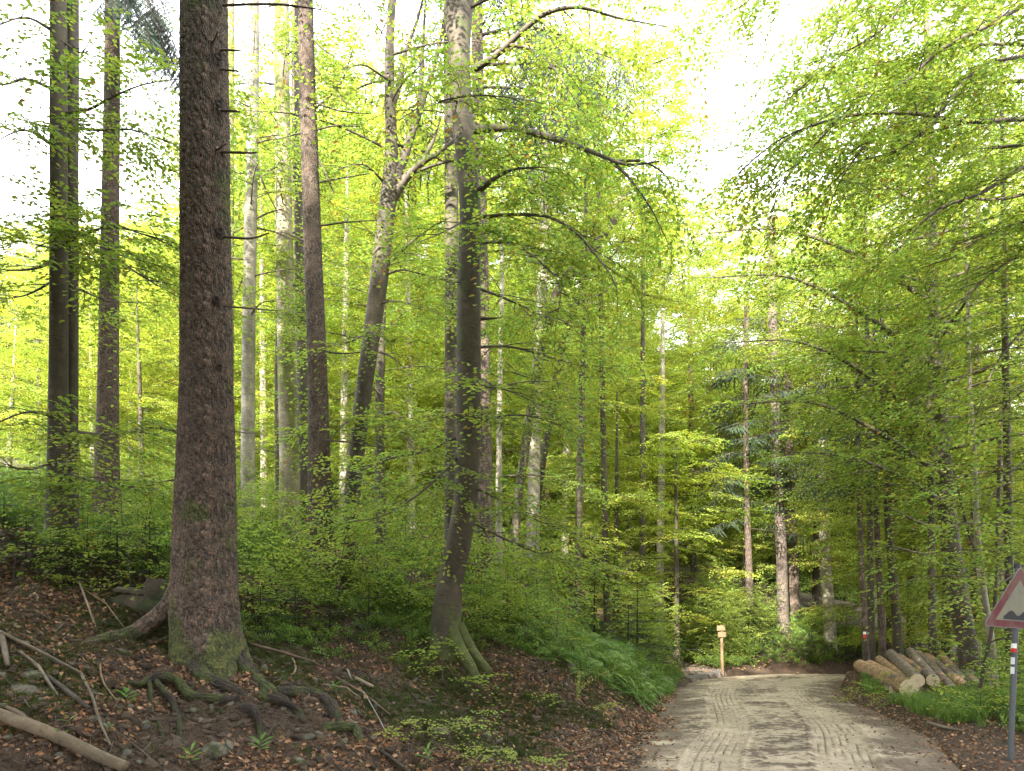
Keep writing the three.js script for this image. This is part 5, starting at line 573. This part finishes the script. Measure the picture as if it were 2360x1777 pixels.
stickOf([[579, 1493], [652, 1510], [717, 1531], [760, 1550]], 0.02, 0.012, 'dark brown branch on the leaves right of the massive spruce', [0.1, 0.065, 0.045]); stickOf([[673, 1523], [685, 1545], [674, 1572], [638, 1590]], 0.013, 0.009, 'hook-shaped light stick right of the massive spruce', [0.2, 0.145, 0.095]); stickOf([[801, 1553, 0.05], [809, 1583], [839, 1604], [860, 1637], [890, 1696]], 0.008, 0.004, 'thin silvery twig on the bank below the forked beech', [0.3, 0.29, 0.28], 0.03); stickOf([[774, 1566], [839, 1604], [901, 1655]], 0.012, 0.008, 'brown stick crossing the silvery twig', [0.15, 0.1, 0.07]); stickOf([[741, 1585], [798, 1592], [825, 1612]], 0.016, 0.012, 'short stick above the thick root', [0.13, 0.095, 0.065]); stickOf([[880, 1740], [920, 1768], [945, 1790]], 0.02, 0.018, 'dark stick at the bottom edge under the pale beech shoot', DK); stickOf([[0, 1560], [40, 1600], [70, 1640]], 0.008, 0.005, 'slim stick near the left edge below the flat stones', GREY); stickOf([[820, 1570], [860, 1590]], 0.022, 0.018, 'stubby piece of branch lying on moss below the forked beech', [0.22, 0.17, 0.12]); stickOf([[280, 1700], [330, 1740], [370, 1775]], 0.006, 0.004, 'fine twig on the moss above the bottom edge', GREY); stickOf([[2140, 1672], [2175, 1684], [2215, 1690]], 0.025, 0.02, 'grey rotten branch lying on the verge right of the road', [0.16, 0.13, 0.1]); stickOf([[1460, 1500, 0.3], [1500, 1506, 0.32], [1545, 1490, 0.35]], 0.012, 0.008, 'bare dead branch in the brush beside the gravel track', TAN); stickOf([[1480, 1540, 0.1], [1515, 1520, 0.25], [1560, 1500, 0.35]], 0.01, 0.006, 'second bare dead branch rising from the brush by the gravel track', TAN);
function stone(px, py, w, hgt, turn, label, mossy = 0.3) { const p = G(px, py), g = new THREE.IcosahedronGeometry(1, 4), a = g.attributes.position, c = [], d = -p.z, R = w / 2 / F * d; for (let i = 0; i < a.count; i++) { const v = V(a.getX(i), a.getY(i), a.getZ(i)), k = 1 + 0.5 * (fbm(v.x * 1.3 + px, v.y * 1.3, v.z * 1.3, 3) - 0.5) + 0.12 * (fbm(v.x * 5 + px, v.y * 5, v.z * 5, 3) - 0.5), q = v.clone().multiplyScalar(k); q.x *= R; q.y *= R * hgt; q.z *= R * 0.8; q.y = Math.min(q.y, R * hgt * 0.8 + 0.1 * q.y); a.setXYZ(i, q.x, q.y, q.z); const m = sstep(0.5, 0.62, fbm(v.x * 2 + px, v.y * 2, v.z * 2, 4) + mossy - 0.3), t = 0.8 + 0.4 * fbm(v.x * 4, v.y * 4, v.z * 4 + px, 3); c.push(lerp(0.11, 0.04, m) * t, lerp(0.1, 0.05, m) * t, lerp(0.075, 0.014, m) * t); } g.setAttribute('color', new THREE.Float32BufferAttribute(c, 3)); g.deleteAttribute('uv'); const uv = []; for (let i = 0; i < a.count; i++) uv.push(a.getX(i) + a.getZ(i) * 0.6, a.getY(i) + a.getZ(i) * 0.6); g.setAttribute('uv', new THREE.Float32BufferAttribute(uv, 2)); g.computeVertexNormals(); const m = single('stone', g, stoneMat, label, 'stone'); m.position.copy(p).add(V(0, R * hgt * 0.25, 0)); m.rotation.set(0.3, turn, -0.25); return m; }
for (const s of [[77, 1560, 46, 0.5, 0.4, 'grey-green boulder above the flat stone at the left'], [56, 1592, 60, 0.35, 0.5, 'flat olive stone lying on the bank at the left', 0.1], [94, 1614, 24, 0.5, 1, 'small stone touching the flat olive stone'], [6, 1630, 28, 0.6, 2, 'stone at the left edge above the fallen pole'], [495, 1735, 64, 0.6, 0.2, 'large mossy stone at the bottom below the spruce roots', 0.35], [445, 1640, 26, 0.6, 1, 'mossy stone under the twisted spruce root', 0.4], [278, 1502, 26, 0.5, 0.3, 'pale stone beside the arching root'], [584, 1712, 24, 0.8, 0.9, 'upright greenish stone below the black root'], [606, 1690, 16, 0.6, 0.5, 'little grey stone under the spruce roots'], [335, 1668, 24, 0.6, 1.8, 'small dark stone between the hanging roots', 0.2], [195, 1540, 24, 0.5, 0, 'small dark stone left of the curved root'], [690, 1760, 34, 0.7, 0.4, 'stone at the bottom edge right of the bright seedling'], [860, 1705, 22, 0.7, 2, 'stone beneath the pale beech shoot'], [905, 1622, 18, 0.5, 2.2, 'small stone on the moss below the forked beech'], [1315, 1538, 26, 0.7, 1.1, 'grey stone in the hollow of the road bank', 0], [1225, 1530, 14, 0.8, 0, 'white pebble on the bank right of the crooked beech', -0.3], [1020, 1690, 40, 0.5, 0.6, 'dark slab of rock in the washed-out bank'], [1120, 1700, 36, 0.5, 1.6, 'second slab of rock in the washed-out bank', 0.35], [1545, 1478, 36, 0.7, 0.8, 'mossy boulder beside the start of the gravel track', 0.4], [560, 1668, 22, 0.6, 0.8, 'stone wedged between two spruce roots', 0.35], [20, 1700, 26, 0.5, 0.8, 'half-buried stone under the thick fallen pole']]) stone(...s);
{ // rotten stump with a broken board-like slab, behind the big spruce
  const t = thing('rotten_stump', 'rotten mossy stump with a split slab on top left of the massive spruce', 'stump'), d = 8.9, at = (x, y, dd = 0) => P(x, y, d + dd), tint = (x, y, z) => { const k = 0.6 + 0.7 * fbm(x * 4, y * 9, z * 4, 4), m = sstep(0.48, 0.6, fbm(x * 3 + 4, y * 3, z * 3, 4)); return [lerp(0.075, 0.035, m) * k, lerp(0.055, 0.045, m) * k, lerp(0.04, 0.012, m) * k]; };
  part(t, 'log', tube([at(395, 1420), at(350, 1405), at(290, 1395), at(235, 1420), at(190, 1445), at(165, 1470)], [0.15, 0.15, 0.13, 0.1, 0.08, 0.05], { radial: 26, step: 0.04, tint, tile: 0.5, shape: (th, s) => 1 + 0.5 * (fbm(Math.cos(th) * 2, Math.sin(th) * 2, s * 1.2, 4) - 0.5) }), barkBeech);
  part(t, 'stump', tube([at(365, 1500, 0.1), at(365, 1430, 0.1), at(366, 1365, 0.1), at(368, 1335, 0.1)], [0.26, 0.2, 0.17, 0.14], { radial: 28, step: 0.04, tint, tile: 0.5, shape: (th, s) => 1 + 0.4 * (fbm(Math.cos(th) * 2.5, Math.sin(th) * 2.5, s * 0.8, 4) - 0.5) }), barkBeech);
  const g = new THREE.BoxGeometry(0.56, 0.03, 0.16, 24, 2, 12), a = g.attributes.position; for (let i = 0; i < a.count; i++) { const x = a.getX(i), y = a.getY(i), z = a.getZ(i); a.setXYZ(i, x, y + 0.03 * (fbm(x * 5, z * 5, 2, 3) - 0.5) - 0.06 * x * x, z * (0.7 + 0.5 * fbm(x * 6, 2, 0, 3)) * (x > 0.2 ? 1 - (x - 0.2) * 1.2 : 1)); } g.computeVertexNormals(); g.setAttribute('color', new THREE.Float32BufferAttribute(Array.from({ length: a.count * 3 }, (_, i) => [0.09, 0.072, 0.052][i % 3]), 3)); const m = part(t, 'slab', g, barkBeech, 'split grey slab of wood'); m.position.copy(at(325, 1362)); m.rotation.set(0.25, 0.15, -0.14);
}
// ---------------------------------------------------------------- the pile of felled logs
{
  const r = rng(88), barkTint = (peel) => (x, y, z) => { const p = sstep(0.5 - peel, 0.56 - peel, fbm(x * 3.1, y * 3.1, z * 1.1, 4)), k = 0.75 + 0.5 * fbm(x * 7, y * 7, z * 3, 3); return [lerp(0.2, 0.42, p) * k, lerp(0.165, 0.28, p) * k, lerp(0.125, 0.16, p) * k]; };
  const mk = (x0, y0, z0, x1, y1, z1, R, peel, label) => { const t = thing('felled_log', label, 'log', 'felled logs in the pile'), a = V(x0, y0, z0), b = V(x1, y1, z1), q = [a, a.clone().lerp(b, 0.33), a.clone().lerp(b, 0.66), b]; R *= 0.9; part(t, 'bark', tube(q, [R, R * 0.97, R * 0.93, R * 0.88], { radial: 26, step: 0.08, tint: barkTint(peel), tile: 0.6, cap: false, shape: lump(x0 * 7, 0.035) }), barkSpruce); const dir = b.clone().sub(a).normalize(); for (const [p, s, k] of [[a, -1, 1], [b, 1, 0.88]]) { const g = new THREE.CircleGeometry(R * k * 0.995, 26), uv = g.attributes.uv; const m = part(t, 'cut_end', g, ringMat); m.position.copy(p).addScaledVector(dir, s * 0.001); m.quaternion.setFromUnitVectors(V(0, 0, 1), dir.clone().multiplyScalar(s)); m.rotateZ(r() * 6); } };
  for (const [nx, ny, fx, fy, R, peel, label, dn = 14, df = 17.9] of [
    [2096, 1592, 1982, 1546, 0.19, 0.2, 'biggest tan log at the left of the pile, its round cut face towards the road', 13.8], [2062, 1614, 1984, 1561, 0.115, 0, 'thin bark-covered log under the left edge of the biggest log', 14.4], [2075, 1570, 2004, 1531, 0.14, 0.18, 'tan log lying directly above the biggest log', 14.6], [2094, 1571, 2027, 1520, 0.12, 0.22, 'long pale debarked log left of the grey one', 14.3],
    [2114, 1569, 2053, 1507, 0.145, -0.2, 'thick grey bark-covered log on top at the left of the pile', 13.8, 17.8], [2128, 1552, 2073, 1514, 0.11, 0.05, 'short-looking brown log in the gap right of the thick grey one', 14.8], [2128, 1588, 2074, 1545, 0.12, 0.15, 'tan log below the gap right of the thick grey one', 14.2], [2150, 1568, 2098, 1502, 0.13, -0.1, 'grey log on top in the middle of the pile', 13.9], [2152, 1600, 2102, 1552, 0.13, 0.2, 'log with torn orange bark under the middle of the pile', 14.1],
    [2192, 1602, 2117, 1508, 0.125, 0, 'long pinkish log on top right of the middle', 13.9], [2176, 1600, 2122, 1560, 0.12, 0.1, 'bottom log right of the torn orange one', 14.4], [2170, 1566, 2134, 1512, 0.11, 0.1, 'pale log behind the long pinkish one', 14.9, 18.1], [2228, 1598, 2140, 1515, 0.125, 0.12, 'log at the right with an orange cut end', 14], [2208, 1606, 2150, 1566, 0.12, 0.05, 'bottom log under the orange cut end', 14.5], [2252, 1586, 2174, 1522, 0.12, 0.08, 'outermost log at the right end of the pile', 14.3, 18], [2214, 1566, 2168, 1508, 0.11, 0.16, 'pale top log near the right end of the pile', 14.9, 18.2], [2244, 1562, 2196, 1516, 0.11, 0.1, 'rearmost top log at the right end of the pile', 15, 18.4]]) { const a = P(nx, ny, dn), b = P(fx, fy, df); mk(a.x, Math.max(a.y, ground(a.x, a.z) + R * 0.85), a.z, b.x, Math.max(b.y, ground(b.x, b.z) + R * 0.6), b.z, R, peel, label); }
}
// ---------------------------------------------------------------- the road sign and the trail post
{
  const t = thing('road_sign', 'triangular red-bordered bump warning sign on a grey pole', 'sign'), foot = G(2327, 1752), d = -foot.z, top = P(2345, 1306, d), dir = top.clone().sub(foot), k = d / F, grey = plain(0.09, 0.1, 0.105, 0.55, { metalness: 0.3 });
  const pg = new THREE.CylinderGeometry(0.0275, 0.0275, dir.length() + 0.3, 24), pole = part(t, 'pole', pg, grey); pole.position.copy(foot).add(dir.clone().multiplyScalar(0.5)).add(V(0, -0.15, 0)); const q = new THREE.Quaternion().setFromUnitVectors(UP, dir.clone().normalize()); pole.quaternion.copy(q);
  const along = (py) => foot.clone().lerp(top, (1752 - py) / (1752 - 1306));
  const cap = part(t, 'pole_cap', new THREE.CylinderGeometry(0.03, 0.03, 0.05, 20), plain(0.02, 0.02, 0.025, 0.5)); cap.position.copy(along(1304)); cap.quaternion.copy(q);
  for (const [y0, y1, m, l] of [[1494, 1483, plain(0.78, 0.78, 0.75), 'white band of the trail blaze'], [1503, 1494, plain(0.55, 0.035, 0.03), 'red band of the trail blaze']]) { const a = along(y0), b = along(y1), g = part(t, 'painted_band', new THREE.CylinderGeometry(0.0285, 0.0285, a.distanceTo(b), 24, 1, true), m, l); g.position.copy(a).lerp(b, 0.5); g.quaternion.copy(q); }
  for (const y of [1523, 1545]) { const g = part(t, 'sticker', new THREE.CylinderGeometry(0.0284, 0.0284, 0.07, 20, 1, true, -1.7, 1.5), plain(0.62, 0.64, 0.62)); g.position.copy(along(y)); g.quaternion.copy(q); }
  // plate: rounded triangles, tilted a little
  const side = 168 * k, hh = side * 0.87, tri = (s, rad) => { const R = s / Math.sqrt(3), p = [90, 210, 330].map((a) => [R * Math.cos(a * Math.PI / 180), R * Math.sin(a * Math.PI / 180)]), sh = new THREE.Shape(); p.forEach((c, i) => { const a = p[(i + 2) % 3], b = p[(i + 1) % 3], la = Math.hypot(a[0] - c[0], a[1] - c[1]), A = [c[0] + (a[0] - c[0]) * rad / la, c[1] + (a[1] - c[1]) * rad / la], B = [c[0] + (b[0] - c[0]) * rad / la, c[1] + (b[1] - c[1]) * rad / la]; i ? sh.lineTo(...A) : sh.moveTo(...A); sh.quadraticCurveTo(c[0], c[1], ...B); }); return sh; };
  const plate = new THREE.Group(); plate.name = 'plate'; t.add(plate); const c = P(2346, 1297, d - 0.05).add(V(0, -hh * 2 / 3, 0)); plate.position.copy(c).add(V(0.004, -0.02, 0)); plate.rotation.set(0, 0.12, -0.07);
  const ex = (sh, dep, z, m, n, l) => { const g = new THREE.ExtrudeGeometry(sh, { depth: dep, bevelEnabled: false, curveSegments: 8 }); g.translate(0, 0, z); return part(plate, n, g, m, l); };
  const dirty = (r0, g0, b0, seed, amt) => new THREE.MeshStandardMaterial({ roughness: 0.55, map: texture(128, (i, j) => { const u = i / 128, v = j / 128, s = tfbm(u, v, 4, seed, 5), w = sstep(0.45, 0.7, s) * amt, dr = sstep(0.6, 0.75, tn(u * 24, v * 3, 24, seed + 3)) * 0.25 * amt; return [lerp(r0, 0.2, clamp(w + dr)), lerp(g0, 0.19, clamp(w + dr)), lerp(b0, 0.13, clamp(w + dr))]; }, true, 0.6) });
  ex(tri(side, 0.07), 0.006, -0.006, plain(0.2, 0.19, 0.17, 0.6), 'rim', 'pale edge of the plate'); ex(tri(side * 0.97, 0.065), 0.002, 0, dirty(0.115, 0.006, 0.012, 301, 0.25), 'border', 'faded red border');
  ex(tri(side * 0.66, 0.01), 0.002, 0.002, dirty(0.15, 0.148, 0.115, 311, 1), 'field', 'dirty white field');
  { const sh = new THREE.Shape(), w = side * 0.43, y = -side * 0.13, h = side * 0.1; sh.moveTo(-w / 2, y - h * 0.45); sh.lineTo(-w / 2, y); sh.bezierCurveTo(-w * 0.42, y, -w * 0.36, y + h * 0.75, -w * 0.24, y + h * 0.75); sh.bezierCurveTo(-w * 0.12, y + h * 0.75, -w * 0.1, y + h * 0.1, 0, y + h * 0.1); sh.bezierCurveTo(w * 0.1, y + h * 0.1, w * 0.12, y + h * 0.75, w * 0.24, y + h * 0.75); sh.bezierCurveTo(w * 0.36, y + h * 0.75, w * 0.42, y, w / 2, y); sh.lineTo(w / 2, y - h * 0.45); ex(sh, 0.002, 0.004, plain(0.012, 0.012, 0.014, 0.6), 'bump_symbol', 'black double-bump pictogram'); }
  for (const y of [-0.06, 0.08]) { const m = part(t, 'clamp', new THREE.BoxGeometry(0.08, 0.025, 0.05), grey); m.position.copy(c).add(V(-0.01, y, -0.03)); }
}
{
  const t = thing('trail_post', 'tan wooden trail post with two small boards across the road', 'post'), foot = G(1664, 1553), d = -foot.z, top = P(1664, 1440, d), h = top.y - foot.y, wood = plain(0.22, 0.14, 0.075, 0.85);
  const p = part(t, 'post', new THREE.CylinderGeometry(0.045, 0.05, h + 0.2, 12), wood); p.position.copy(foot).add(V(0, h / 2 - 0.1, 0)); p.rotation.z = 0.03; for (const [dy, dx] of [[0.1, -0.02], [0.3, 0.01]]) { const b = part(t, 'board', new THREE.BoxGeometry(0.26, 0.16, 0.03), wood); b.position.copy(foot).add(V(dx - 0.03, h - dy, 0.06)); b.rotation.set(0, 0.2, 0.03); }
}
renderer.render(scene, camera);
